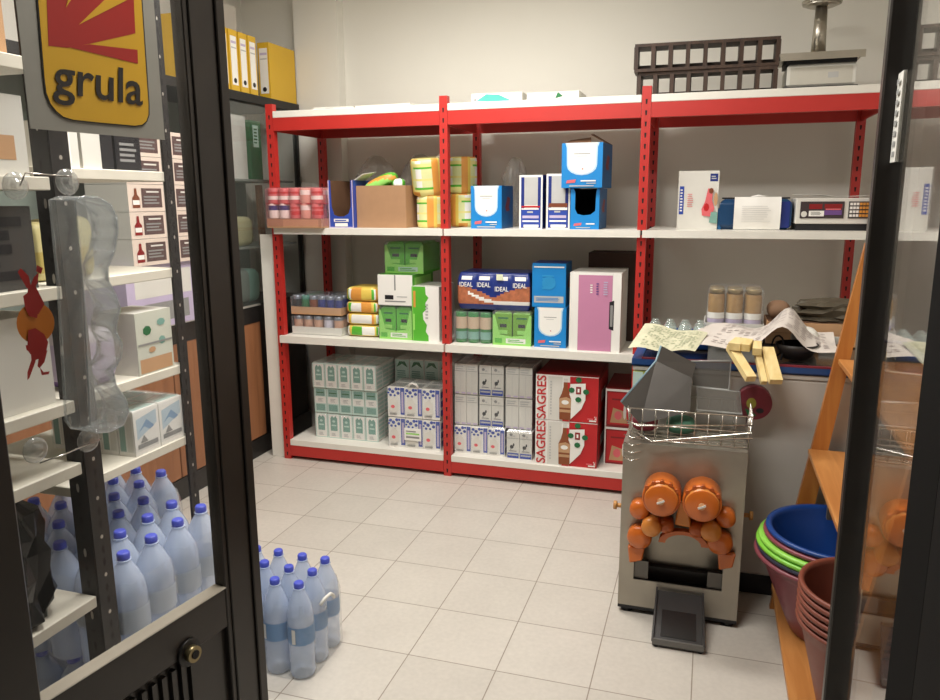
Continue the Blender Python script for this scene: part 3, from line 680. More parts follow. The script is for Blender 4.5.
for b in ((-w/2, w/2, 0, .003, 0, h), (-w/2, w/2, d-.003, d, 0, h), (-w/2, -w/2+.003, .003, d-.003, 0, h), (w/2-.003, w/2, .003, d-.003, 0, h), (-w/2, w/2, .003, d-.003, 0, .003)): m.box(*b, CYAN)
tongue(front(m, -w/2, w/2, 0, 0, h)); bside(side(m, w/2, 0, d, 0, h)); m.build('carton', t)
m = MB(); upfl(m, w, d, h); m.build('flap', t, solid=.002)
# right bay
def wb(f):
    f.rect(0, 0, 1, 1, OFFW).rect(.78, .82, .97, .95, NAVY).lines(.81, .85, .94, .92, 2, LGREY).rect(.04, .26, .15, .74, MBLUE).lines(.06, .3, .12, .7, 8, WHITE).lines(.24, .38, .38, .62, 7, PINKRED, .7)
    f.poly([(.62, .24), (.6, .35), (.68, .48), (.74, .7), (.86, .7), (.85, .5), (.92, .36), (.84, .22)], PINKRED).ell(.82, .66, .06, .05, BRN, 8).ell(.72, .38, .07, .07, REDP, 8).poly([(.8, .12), (.84, .3), (1, .3), (1, .1)], SAGE).ell(.94, .52, .05, .12, TAN, 8)
carton_box('cardboard_box', 'upright white box with pink figure picture alone on the right bay shelf', 'box', 2.146, 2.331, .1, .12, S3, S3+.275, OFFW, wb, rot=.02)
DBL = mat('dark_blue_plastic', '#173f66', .35)
t = thing('desk_machine', 'dark blue desk machine with a white paper sheet hanging over its front', 'machine', (2.5, .1, S3))
m = MB(); rbox(m, -.16, .16, .0, .24, 0, .142, DBL, .02); m.box(-.166, -.148, .01, .23, .0, .1, mat('blue_trim', '#2a6fa8', .3)); m.build('housing', t, bevel=.004, seg=2)
m = MB(); m.box(-.15, .15, .03, .2, .1425, .15, BLACKP); m.tube([(-.02, .0, .15), (.01, -.01, .157), (.05, .0, .15)], .006, WHITE); m.build('top_plate', t)
m = MB(); m.box(.085, .15, -.004, 0, .01, .13, NAVY); m.build('side_panel', t)
m = MB(); m.grid(lambda u, v: Vector((-.095+.205*u, -.012-.012*math.sin(PI*v)+.002*math.sin(9*u), .002+.15*v)), 10, 8, WHITE); f = Face(m, (-.09, -.027, .01), (1, 0, 0), (0, 0, 1), .19, .13); f.lines(.15, .2, .85, .8, 8, mat('faint_print', '#dad8d4', .7), .7); m.build('paper_sheet', t)
t = thing('cash_register', 'grey cash register with a dark display and keypad at the right shelf end', 'cash register', (2.822, .06, S3))
m = MB(); m.box(-.15, .15, .0, .26, .03, .145, OFFW); m.build('housing', t, bevel=.003)
m = MB(); m.box(-.145, .15, .01, .25, 0, .03, BLACKP); m.build('base', t)
m = MB(); m.box(-.132, .05, -.004, 0, .055, .13, mat('register_screen', '#3f3538', .3)); f = front(m, -.132, .05, -.004, .055, .13); f.rect(.2, .55, .5, .85, DRED).rect(.55, .6, .95, .85, DRED).rect(.55, .2, .95, .48, PURP).rect(.58, .5, .93, .58, PINKRED).rect(.2, .12, .55, .45, WHITE).lines(.25, .18, .5, .4, 3, GREY).ell(.09, .25, .07, .18, OFFW); m.build('display', t)
m = MB(); m.box(.068, .15, -.004, 0, .055, .13, mat('keypad_plate', '#4b4746', .4)); m.build('keypad', t)
m = MB()
for i in range(6):
    for j in range(4): m.box(.073+i*.013, .083+i*.013, -.009, -.004, .062+j*.017, .073+j*.017, ORG if i > 2 else WHITE)
m.build('keys', t)
m = MB(); m.grid(lambda u, v: Vector((-.15+.3*u, .01+.2*v, .15+.012*abs(u-.5)*2+.006*math.sin(5*u))), 12, 4, WHITE); m.build('loose_paper', t, solid=.0015)
# ------------------------------------------------------------------ on top of the rack
def flatpk(label, x0, x1, y0, d, h, col, rot=0, deco=None, z=S4):
    return carton_box('flat_packet', label, 'packet', x0, x1, y0, d, z, z+h, OFFW, deco, rot=rot, group='flat white packets on top of the rack', tdeco=lambda f: f.rect(.1, .1, .9, .9, col))
flatpk('flat white packet with grey mark at the left end of the rack top', .21, .44, .1, .2, .024, WHITE, .1, lambda f: f.rect(.3, .2, .5, .8, LGREY))
flatpk('flat white packet with blue lettering on the left part of rack top', .46, .78, .08, .2, .022, WHITE, -.04, lambda f: f.rect(.2, .4, .7, .6, MBLUE))
flatpk('flat white packet with teal print in the middle of the rack top', 1.12, 1.38, .06, .2, .05, WHITE, .03, lambda f: f.poly([(.1, .3), (.3, .9), (.55, .8), (.8, .2), (.5, .1)], mat('teal_print', '#4aa8a0', .5)).rect(.05, .3, .1, .5, GREY))
flatpk('flat whitish packet with lilac and grey print on the rack top', 1.4, 1.66, .08, .2, .045, WHITE, -.02, lambda f: f.rect(.1, .3, .4, .8, LILAC).poly([(.55, .3), (.6, .95), (.7, .5)], DGRN).rect(.75, .2, .95, .4, LGREY))
# divided crates
CRW = wood('dark_wood', '#2e1f17', '#4a3426', .55)
def crate(label, x0, x1, y0, d, z0, h, rot=0, n=8):
    t = thing('divided_crate', label, 'crate', ((x0+x1)/2, y0, z0), rot, 'dark wooden divided crates'); w = x1-x0; e = .014
    m = MB(); m.box(-w/2, w/2, 0, d, 0, e, CRW); m.box(-w/2, w/2, 0, d, h-e, h, CRW); m.build('rail', t)
    for k in range(n+1):
        m = MB(); x = -w/2+e/2+(w-e)*k/n; m.box(x-e*.7, x+e*.7, .0, d, e, h-e, CRW); m.build('divider', t)
    m = MB(); m.box(-w/2+e, w/2-e, d, d+.006, e, e+.035, CRW); m.build('back_slat', t); return t
crate('dark wooden divided crate resting directly on the rack top', 1.925, 2.56, .19, .13, S4, .128, .0)
crate('dark wooden divided crate stacked on top of the other crate', 1.91, 2.565, .18, .13, S4+.129, .128, .03)
# scale
t = thing('weighing_scale', 'stainless steel weighing scale with a post on top of the rack', 'scale', (2.752, .2, S4))
m = MB(); rbox(m, -.15, .14, .0, .26, .03, .13, OFFW, .01); f = front(m, -.15, .14, 0, .03, .13); f.rect(.05, .1, .95, .85, mat('scale_face', '#cbc7bb', .4)).rect(.6, .35, .75, .6, LGREY); m.build('housing', t)
m = MB(); m.box(-.165, .15, -.01, .27, .0, .03, BLACKP); m.box(-.02, .03, -.013, -.01, .005, .025, GREY); m.build('base', t)
m = MB(); m.box(-.19, .165, -.05, .26, .158, .172, STEEL); m.box(-.19, -.186, -.05, .26, .138, .158, STEEL); m.box(-.19, .165, -.05, -.046, .14, .158, STEEL); m.box(-.16, .14, 0, .2, .13, .158, BLACKP); m.build('platform', t)
m = MB(); m.cyl((-.01, .14, .172), (-.01, .14, .4), .034, STEEL, 20, .026); m.build('post', t)
m = MB(); m.cyl((-.01, .14, .4), (-.01, .14, .41), .06, STEEL, 24, .085); m.cyl((-.01, .14, .41), (-.01, .14, .425), .085, STEEL, 24, .088); m.build('pan', t)
# ------------------------------------------------------------------ left wall cabinet
BRW = wood('brown_panel', '#8a5a3a', '#a06c48', .5, 3)
LX = -.185
cab = thing('wall_cabinet', 'long black-framed cabinet with brown lower panels along the left wall', 'cabinet', (0, 0, 0))
MB().box(-.6, LX+.005, -2.3, .62, 2.03, 2.075, BLKMET).build('top_board', cab)
MB().box(-.6, LX, -2.3, .6, .0, .11, BLK).build('plinth', cab)
for a, b in ((-2.3, -1.45), (-1.44, -.72), (-.71, .06)): MB().box(LX-.02, LX, a, b, .115, .8, BRW).build('panel', cab, bevel=.002)
MB().box(-.6, LX-.02, -2.3, .6, .11, .8, BLK).build('carcass', cab)
m = MB(); m.box(-.6, LX+.004, -2.3, .6, .8, .9, BLKMET); m.build('worktop_band', cab)
MB().box(LX-.002, LX+.01, -2.3, .06, .895, .905, mat('metal_trim', '#c9c6be', .3, metal=.6)).build('edge_trim', cab)
for y in (-2.28, -.42, .585): MB().box(LX-.03, LX, y, y+.02, .9, 2.03, BLKMET).build('frame_post', cab)
MB().box(LX-.014, LX-.01, -.4, .585, .905, 2.02, glassy('cabinet_glass', '#aab4ae', .05, .05, 1.5, .8)).build('glass_door', cab)
for z in (1.22, 1.6): MB().box(-.58, LX-.04, -.4, .585, z, z+.012, mat('inner_shelf', '#8f958f', .4)).build('inner_shelf', cab)
MB().box(-.6, -.585, -2.3, .6, .9, 2.03, mat('cabinet_back', '#7b857c', .7)).build('back_panel', cab)
for z in (1.93, 1.85): m = MB(); m.box(LX, LX+.012, .27, .3, z, z+.02, WHITE); m.build('hinge', cab)
# things in the cabinet behind the gap between door and rack
PAPERG = mat('grey_paper', '#e2e0da', .6)
tag(MB().box(-.26, -.25, -.03, .13, 1.613, 1.96, PAPERG).build('paper_sheet'), 'pale grey paper sheet standing upright in the glass cabinet', 'paper')
def fold(f): f.rect(.25, .55, .75, .92, MINT).lines(.32, .6, .68, .88, 5, DGRN)
t = thing('folder', 'dark green folder with a white label standing in the glass cabinet', 'folder', (-.235, .21, 1.613))
m = MB(); m.box(-.1, -.0, -.06, .05, 0, .33, DGRN); s_ = side(m, 0, -.06, .05, 0, .33); fold(s_); m.build('cover', t)
WB = wood('stick_wood', '#5f4330', '#856248', .6)
m = MB(); m.bar((-.225, .2, 1.233), (-.225, .19, 1.58), .045, .02, WB, up=(1, 0, 0)); tag(m.build('wooden_stick'), 'brown wooden stick standing in the cabinet under the green folder', 'stick')
bag('paper_bag', 'pale yellow bag on the inner shelf of the glass cabinet', -.32, .06, 1.233, .14, .2, .17, mat('pale_bag', '#b9b48c', .6), lambda u, v: None)
bag('paper_bag', 'grey green bundle low inside the glass cabinet behind glass', -.32, .06, .902, .16, .26, .2, mat('greygreen_bag', '#77807a', .5), lambda u, v: (SAGE if (u*8) % 2 < .7 else None))
# white board beside rack
MB_ = MB(); MB_.box(-.115, -.035, .0, .02, .0, 1.305, BOARD); tag(MB_.build('white_panel', bevel=.002), 'narrow white board standing between the cabinet and red rack', 'board')
# binders
YB = mat('binder_yellow', '#d9ae2e', .45, noise=.02)
binder0 = thing('ring_binder', 'x', 'binder', (0, 0, 0), 0, 'yellow ring binders')
m = MB(); m.box(-.29, -.003, 0, .004, 0, .315, YB); m.box(-.29, -.003, .071, .075, 0, .315, YB); m.box(-.003, 0, 0, .075, 0, .315, YB); m.build('cover', binder0)
m = MB(); s_ = side(m, .0005, 0, .075, 0, .315); s_.rect(.14, .1, .86, .9, WHITE).rect(.2, .78, .8, .82, LILAC).rect(.2, .7, .8, .72, LGREY); m.build('spine_label', binder0, recalc=False)
m = MB(); m.cyl((.001, .0375, .055), (.003, .0375, .055), .013, BLACKP, 14); m.build('finger_hole', binder0)
m = MB(); m.box(-.285, -.01, .008, .067, .004, .3, WHITE); m.build('papers', binder0)
ZB = 2.0755
ys = [.125, .035, -.055, -.145, -.34, -.43]
labs = ['yellow binder with spine facing the room, right beside the turned one', 'yellow binder with spine facing the room, second from the turned one', 'yellow binder with spine facing the room, third from the turned one', 'yellow binder half hidden behind the door frame on the black board', 'yellow binder seen through the door glass, right of the two', 'yellow binder seen through the door glass, left of the two']
for k, y in enumerate(ys):
    if k == 0: binder0.location = (LX-.012, y, ZB); binder0['label'] = labs[0]
    else: dup(binder0, (LX-.012, y, ZB), 0, labs[k])
dup(binder0, (LX-.085, .33, ZB), -PI/2, 'yellow binder turned sideways showing its broad cover above the rack post')
# pale box on cabinet
def gbx(f): f.rect(.0, 0, .1, 1, GREY)
carton_box('cardboard_box', 'pale grey box lying on top of yellow binders by the wall', 'box', -.5, -.3, .04, .14, ZB+.317, ZB+.317+.16, mat('pale_grey_box', '#b9b2a8', .7), gbx)
# stacked white bottle cartons against left wall, on the worktop
def wcase(s): s.rect(0, 0, 1, 1, mat('cream_print', '#e3d2c4', .5)).rect(.36, .14, .93, .86, mat('label_dark', '#5b4644', .5)).rect(.5, .7, .85, .76, OFFW).lines(.42, .25, .85, .6, 3, GREY)
def wcase_s(s):
    wcase(s); s.poly([(.1, .14), (.3, .14), (.3, .5), (.24, .62), (.23, .85), (.17, .85), (.16, .62), (.1, .5)], random.choice([BRN, DRED, TAN])).rect(.11, .25, .29, .42, WHITE)
for r in range(5):
    for c in range(2):
        y0 = -.98+c*.235; z0 = 1.205+r*.121
        carton_box('bottle_carton', f'white bottle carton with dark label on the left wall stack, {"left" if c == 0 else "right"} column, {["lowest", "second", "third", "fourth", "topmost"][r]} row', 'carton',
                   -.36, -.13, y0, .232, z0, z0+.119, OFFW, None, wcase_s, group='white bottle cartons')
carton_box('storage_box', 'pale lilac box under the stack of white bottle cartons', 'box', -.42, -.15, -1.02, .52, .906, 1.203, LILAC, None, lambda s: s.rect(.1, .5, .85, .9, OFFW).rect(.2, .1, .8, .4, GREY))
bag('gift_bag', 'bright red bag on top of the bottle carton stack', -.25, -.78, 1.811, .14, .34, .13, mat('bright_red', '#c8323c', .4), lambda u, v: None, e=.9)
carton_box('storage_box', 'dark grey tray box on the worktop beyond the lilac box', 'box', -.42, -.2, -.46, .3, .906, 1.0, GREY, None, lambda s: s.rect(.1, .3, .5, .9, OFFW))
# ------------------------------------------------------------------ black perforated rack by the door
RA = thing('black_rack', 'black perforated angle-iron rack with white shelves behind the door glass', 'shelving', (0, 0, 0))
XR, YN, YF, YM = .87, -2.39, -1.93, -2.89; XB, YB = .98, -2.45
def angle(x, y, sy, h=2.3):
    m = MB(); a = .05 if x > .9 else .035
    m.box(x-.003, x, min(y, y+sy*a), max(y, y+sy*a), 0, h, BLKMET); m.box(x-a, x-.003, y-.0015, y+.0015, 0, h, BLKMET)
    f = side(m, x, min(y, y+sy*a), max(y, y+sy*a), 0, h); z = .05
    HOLE = mat('bolt_hole', '#b9b4aa', .4, metal=.5)
    k = 0
    while z < h-.03:
        if k % 3 == 0: f.ell(.5, z/h, .09, .0022, HOLE, 8)
        else: f.ell(.5, z/h, .1, .0045, DARK, 8)
        f.k = .0006; z += .032; k += 1
    f = front(m, x-a, x-.003, y-.0016, 0, h); z = .05; k = 0
    while z < h-.03:
        f.ell(.5, z/h, .09, .0022 if k % 2 else .005, DARK if k % 4 else HOLE, 8); f.k = .0006; z += .04; k += 1
    return m.build('upright', RA)
angle(XB, YB, 1); angle(XR, YF, -1); angle(.42, YF, -1); angle(.42, YN-.05, 1); angle(XB, YM, 1); angle(.5, YM, 1)
SH = [.815, 1.03, 1.308, 1.572]
WSH = mat('cream_shelf', '#d8d3c4', .5)
for z in SH:
    MB().box(.425, XR-.005, YN+.004, YF-.004, z-.026, z, WSH).build('shelf_board', RA, bevel=.002)
for z in (.585, .915, 1.06, 1.315, 1.545, 1.78): MB().box(.505, XB-.005, YM+.004, YB-.004, z-.028, z, WSH).build('shelf_board', RA, bevel=.002)
# goods on the black rack
def seg_milk(f, s, t):
    f.rect(0, 0, 1, 1, WHITE); s.rect(0, 0, 1, 1, WHITE).poly([(.1, .35), (.9, .6), (.9, .9), (.1, .8)], mat('sky_print', '#bcd0dc', .5)).poly([(.15, .5), (.5, .75), (.8, .55), (.6, .5), (.4, .6)], mat('sky_deep', '#7fa2c4', .5)).rect(.1, .14, .9, .24, GREY).poly([(.2, .26), (.35, .42), (.5, .26)], GREY); t.rect(.1, .1, .9, .9, MINT); f.rect(.1, .1, .45, .9, SAGE).rect(.55, .1, .9, .9, OFFW)
pack('milk_carton_pack', 'pale milk carton pack with blue pictures on the black rack', .58, .86, -2.16, .2, .8155, .945, 5, 2, seg_milk, None)
bag('food_bag', 'purple and white bag on the second shelf of the black rack', .785, -2.24, 1.031, .12, .14, .15, mat('bag_white', '#d6cdd4', .4), lambda u, v: PURP if v < .35 and (u*5 % 1) < .6 else (LILAC if v < .6 else None), cat='bag')
def fl(f): f.rect(0, 0, 1, 1, OFFW)
def fls(s):
    s.rect(0, 0, 1, 1, mat('floral_pale', '#cdd0c2', .5)).rect(.05, .02, .95, .25, TAN).ell(.3, .7, .12, .08, DGRN, 7).ell(.7, .5, .1, .07, SAGE, 7).ell(.4, .38, .1, .05, TAN, 7).ell(.7, .8, .12, .06, SAGE, 7).rect(.02, .47, .98, .5, GREY)
carton_box('food_carton', 'pale floral printed carton at the far end of the black rack', 'carton', .73, .86, -2.12, .14, 1.0305, 1.2, OFFW, fl, fls)
for k in range(3):
    bag('food_bag', f'pale yellow packet on the black rack seen through the can holder, {["front", "middle", "back"][k]}', .775, -2.34+.06*k, 1.3085, .1, .056, .14+.005*k, mat('dull_yellow', '#cfc48a', .5), lambda u, v: mat('dull_gold', '#bda95c', .5) if .35 < v < .5 else None, grp='yellow packets', cat='bag')
def drk(s): s.rect(.05, .05, .95, .95, BLACKP).lines(.15, .2, .85, .8, 4, GREY)
for k, (y, d, z, h, col, deco) in enumerate([(-2.36, .12, 1.5725, .1, OFFW, lambda s: s.rect(.1, .1, .8, .8, WHITE)), (-2.23, .1, 1.5725, .12, OFFW, lambda s: s.rect(.6, 0, 1, 1, BLACKP)), (-2.12, .09, 1.5725, .09, BLACKP, drk),
        (-2.74, .25, 1.3155, .17, mat('charcoal', '#4a4846', .5), lambda s: s.lines(.08, .1, .9, .9, 5, BLACKP, .3)), (-2.76, .28, 1.5455, .16, OFFW, lambda s: s.rect(.1, .2, .9, .5, TAN)), (-2.78, .3, 1.0605, .2, OFFW, lambda s: s.rect(.4, .0, .5, 1, LGREY)), (-2.76, .26, 1.7805, .2, TAN, lambda s: s.rect(.1, .2, .9, .8, OFFW))]):
    carton_box('food_carton', ['small white carton on the fourth shelf of the black rack, nearest the upright', 'white and black carton on the fourth shelf of the black rack', 'black carton at the far end of the fourth black rack shelf', 'black carton on the third shelf left of the wide upright', 'white and tan carton above the black carton, left of the upright', 'large white carton behind the red sticker on the rack', 'tan carton on the highest shelf left of the wide upright'][k], 'carton',
               .7 if k < 3 else .75, .85 if k < 3 else .95, y, d, z, z+h, col, None, deco)
crumple('plastic_bag', 'black plastic-wrapped bundle on the lowest shelf behind the door', .86, -2.6, .586, .2, .2, .29, mat('black_film', '#171614', .25, noise=.3), seed=3)
# ------------------------------------------------------------------ water bottles
WAT = glassy('water_bottle_blue', '#d6e4fb', .5, .14, 1.4, 1.6)
WATL = mat('bottle_label_pale', '#a9b4c4', .5); WATLD = mat('bottle_label_blue', '#5b86b4', .5)
CAPM = mat('cap_blue', '#4d59c4', .35)
def bottle_mesh(r=.0425):
    m = MB()
    pr = [(.03, .0), (.04, .006), (r, .02), (r-.002, .05), (r, .06), (r-.002, .09), (r, .1), (r-.002, .12), (r, .13), (r, .2), (r*.97, .22), (r*.85, .245), (r*.6, .272), (.017, .292), (.0145, .3)]
    m.lathe(pr, WAT, seg=16, fn=lambda a, z: 1+(.05*abs(math.sin(2.5*a)) if z < .01 else 0)); return m
def bottle_pack(label, loc, rotz, nx, ny, grp, labm=WATL, first=[{}], film=True, r=.0425):
    t = thing('water_bottle_pack', label, 'bottle pack', loc, rotz, grp); s = r*2+.0012
    for j in range(ny):
        for i in range(nx):
            P = (s*(i-(nx-1)/2), s*(j-(ny-1)/2), 0)
            key = labm.name
            if key not in first[0]:
                b = bottle_mesh(r).build('bottle', t); q = MB(); q.lathe([(r+.0007, .12), (r+.0007, .18)], labm, seg=16, cap0=False, cap1=False); f = Face(q, (-.008, -r-.0011, .125), (1, 0, 0), (0, 0, 1), .012, .05); f.rect(0, 0, 1, 1, OFFW)
                l = q.build('label', b); q = MB(); q.lathe([(.0155, .3), (.0158, .302), (.0158, .314), (.013, .318)], CAPM, seg=14); q.lathe([(.0185, .296), (.0185, .299)], WAT, seg=14); c = q.build('cap', b)
                first[0][key] = (b, l, c)
            else:
                B, L_, C_ = first[0][key]; b = B.copy(); C.objects.link(b); b.parent = t
                for q in (L_, C_): n = q.copy(); C.objects.link(n); n.parent = b
            b.location = P; b.rotation_euler = (0, 0, random.uniform(-.5, .5))
    if film:
        m = MB(); w = s*nx/2+.002; d = s*ny/2+.002
        rings = [(0.0, .002), (0, .2), (.012, .25)]
        V = []
        for ins, z in rings:
            ring = []
            for (cx, cy, a0) in ((w-.04, d-.04, 0), (-w+.04, d-.04, 90), (-w+.04, -d+.04, 180), (w-.04, -d+.04, 270)):
                for k in range(4):
                    a = math.radians(a0+k*30); ring.append(m.bm.verts.new((cx+(.04-ins)*math.cos(a), cy+(.04-ins)*math.sin(a), z+.004*math.sin(k*2+a0))))
            V.append(ring)
        for a in range(2):
            for j in range(16): q = m.bm.faces.new([V[a][j], V[a][(j+1) % 16], V[a+1][(j+1) % 16], V[a+1][j]]); q.material_index = m.mi(FILM); q.smooth = True
        m.build('plastic_film', t)
    return t
# floor packs by the door
c1 = at(298.6, 581.5, Z=.318); c2 = at(274.4, 578, Z=.318)
px0 = (c1.x+c2.x)/2; py0 = (c1.y+c2.y)/2+.0862
t = bottle_pack('shrink-wrapped pack of six blue-capped water bottles alone on the tiled floor', (px0, py0, 0), 0, 2, 3, None, WATLD)
m = MB(); m.tube([(.089, -.04, .22), (.097, -.02, .235), (.1, .01, .235), (.097, .03, .22), (.09, .05, .2)], .006, OFFW, 6); m.build('carry_handle', t)
bottle_pack('water bottle pack on the floor, mostly hidden behind the door stile', (px0-.0862*2-.009, py0+.005, 0), 0, 2, 3, None, WATLD)
# big stack behind door glass
GP = 'stacked water bottle packs behind the door'
bx = .40; by = -2.39
rowsn = ['front', 'second', 'rearmost']
for lv in range(2):
    for a in range(2):
        for b in range(3 if a == 0 else 2):
            bottle_pack(f'water bottle pack {"on the floor" if lv == 0 else "in the upper layer"} under the black rack, {rowsn[b]} row, {"left" if a == 0 else "right"} side',
                        (bx+.151+.3045*a, by+.1+.2045*b, lv*.322), 0, 3, 2, GP, r=.0492)
# clear wrap sheets between layers
# ------------------------------------------------------------------ doors
DFR = mat('door_frame_black', '#26211d', .35, noise=.25, scale=8)
th = math.radians(8.2); mdir = Vector((math.sin(th), math.cos(th), 0)); ndir = Vector((math.cos(th), -math.sin(th), 0))
A0 = Vector((1.362, -2.526, .7))
def on_leaf(px, py, o=0): return at(px, py, P=A0+ndir*o, N=ndir)
def ls(px, py, o=0):
    p = on_leaf(px, py, o); return ((p-A0).dot(mdir), p.z)
d1 = bpy.data.objects.new('door_1', None); C.objects.link(d1); d1.location = (A0.x, A0.y, 0); d1.rotation_euler = (0, 0, -th); struct(d1)
# leaf local: x = outward normal (towards the opening), y = along the leaf
s_in = ls(215, 590, -.03)[0]; s_out = ls(262, 590)[0]; s_h = ls(8, 440)[0]; s_h0 = s_h-.07; TOPZ = 2.35
T = .03
def leaf(mb, s0, s1, z0, z1, x0=-T, x1=0, mt=None): return mb.box(x0, x1, s0, s1, z0, z1, mt or DFR)
m = MB(); leaf(m, s_in, s_out, 0.012, TOPZ); leaf(m, s_in+.012, s_in+.03, .012, TOPZ, 0, .004); leaf(m, s_out-.03, s_out-.012, .012, TOPZ, 0, .006); m.build('stile', d1, bevel=.003)
m = MB(); leaf(m, s_h0, s_h, .012, TOPZ); m.build('stile', d1, bevel=.003)
m = MB(); leaf(m, s_h, s_in, .60, .69); m.build('rail', d1, bevel=.003)
m = MB(); leaf(m, s_h, s_in, .6902, .6935, -T, .004, mat('glazing_bead', '#9a9284', .45)); m.build('glazing_bead', d1, bevel=.003)
m = MB(); leaf(m, s_h, s_in, .012, .1); m.build('rail', d1, bevel=.003)
m = MB(); leaf(m, s_h, s_in, TOPZ-.08, TOPZ); m.build('rail', d1, bevel=.003)
m = MB(); leaf(m, s_h, s_in, .1, .6, -T+.01, -.012)
k = 0; s = s_h+.02
while s < s_in-.1: leaf(m, s, s+.012, .1, .585-.0, -.012, -.002); s += .024
m.build('grooved_panel', d1)
m = MB(); leaf(m, s_h, s_in, .6935, TOPZ-.08, -.016, -.012, PANE); m.build('glass', d1)
ly, lz = ls(188, 652)
m = MB(); BRS = mat('lock_brass', '#8a7d5c', .3, metal=.8)
m.cyl((0, ly, lz), (.006, ly, lz), .028, BLKMET, 24); m.cyl((.006, ly, lz), (.02, ly, lz), .0165, BRS, 22); m.cyl((.02, ly, lz), (.022, ly, lz), .009, DARK, 14); m.build('lock_cylinder', d1)
# things stuck on the glass -----------------------------------------
gx = -.009
def lf(px, py): return ls(px, py, gx)
def leaf_face(mb, x=gx): return Face(mb, (x, 0, 0), (0, 1, 0), (0, 0, 1), 1, 1)
# printed sign, slightly turned
sg = MB(); f = leaf_face(sg, gx)
def PX(*pts): return [lf(*p) for p in pts]
bl = lf(30, 128.5); br = lf(164.5, 140); tl = lf(21, 0)
ux = (Vector(br)-Vector(bl)); wS = ux.length; ux = ux.normalized(); uz = Vector((-ux.y, ux.x)); hS = .30
O = Vector((gx+.001, bl[0], bl[1])); sgf = Face(sg, O, (0, ux.x, ux.y), (0, uz.x, uz.y), wS, hS)
SW = mat('sign_white', '#8f8d84', .5); SY = mat('sign_yellow', '#c79a1c', .4, noise=.03); SR = mat('sign_red', '#9c1a14', .4); SK = mat('sign_black', '#1a1510', .5)
sg.prism([sgf.P(0, 0), sgf.P(1, 0), sgf.P(1, 1), sgf.P(0, 1)], (-.0005, 0, 0), (-.0018, 0, 0), SW)
def rr(a, b, c, d, r, asp):
    pts = []
    for cu, cv, a0 in ((c-r, d-r*asp, 0), (a+r, d-r*asp, 90), (a+r, b+r*asp, 180), (c-r, b+r*asp, 270)):
        for k in range(7): t_ = math.radians(a0+15*k); pts.append((cu+r*math.cos(t_), cv+r*asp*math.sin(t_)))
    return pts
asp = wS/hS; vt = lambda v: v*asp
f = leaf_face(sg, gx+.0022)
def pp(pts, m): f.poly([lf(*p) for p in pts][::-1], m)
def rnd(o):
    return [(34+o, -20), (42+o, 77), (44+o, 93), (48+o, 104-o*.3), (54+o*.6, 112-o), (62, 118-o), (72, 121-o), (100, 124-o), (134, 127-o), (141, 126-o), (146-o*.7, 122-o*.7), (148.5-o, 115), (148.5-o, 105), (140-o, -20)]
pp(rnd(0), SK); pp(rnd(1.3), SY)
pp([(44.5, -20), (47, 46), (66, 48), (88, 44), (134, 33.5), (131.5, -20)], SR)
pp([(66, 47), (88, 44.5), (136, 50), (136.5, 64)], SR)
pp([(77, 25), (104, -1), (118, -15), (140, -15), (126, 0)], SY); pp([(64, 8), (72, -4), (80, -15), (70, -15)], SY)
P4 = [lf(*p) for p in ((51, 104), (141, 117), (141, 72), (51, 55))]
vs, fs = glyphs('grula'); kk = sg.mi(SK); V = []
for a_, b_ in vs:
    q = [(P4[0][c_]*(1-a_)+P4[1][c_]*a_)*(1-b_)+(P4[3][c_]*(1-a_)+P4[2][c_]*a_)*b_ for c_ in (0, 1)]; V.append(sg.bm.verts.new(f.P(q[0], q[1])))
for g_ in fs: sg.bm.faces.new([V[c_] for c_ in g_]).material_index = kk
o = sg.build('sign_sheet', d1, recalc=False); o['label'] = 'yellow and red grula sign'
# red leaping figure over an orange disc
st = MB(); f = leaf_face(st, gx+.0005)
def disc(cx, cy, r, m, n=24): f.poly([lf(cx+r*math.cos(-2*PI*k/n), cy+r*1.08*math.sin(-2*PI*k/n)) for k in range(n)], m)
disc(35, 323, 19, mat('sticker_orange', '#c46f14', .4)); RS = mat('sticker_red', '#9c1410', .4)
for P_ in ([(27, 285), (34, 284), (44, 304), (38, 314), (27, 310)], [(20, 268), (28, 276), (30, 287), (26, 288), (17, 272)], [(30, 285), (33, 277), (38, 272), (37, 282), (34, 288)], [(36, 265), (42, 268), (40, 274), (35, 271)],
           [(22, 296), (30, 290), (38, 306), (36, 318), (28, 316), (24, 308)], [(27, 330), (34, 328), (43, 334), (47, 342), (44, 356), (34, 360), (26, 350)], [(29, 345), (36, 350), (34, 362), (28, 378), (26, 380), (26, 372), (30, 360)],
           [(38, 352), (46, 350), (43, 362), (38, 368), (36, 366)], [(24, 345), (29, 345), (29, 352), (25, 350)], [(38, 367), (42, 372), (48, 371), (47, 374), (40, 375)]):
    f.poly([lf(*p) for p in P_][::-1], RS)
o = st.build('bull_sticker', d1, recalc=False); o['label'] = 'red bull figure over an orange disc'
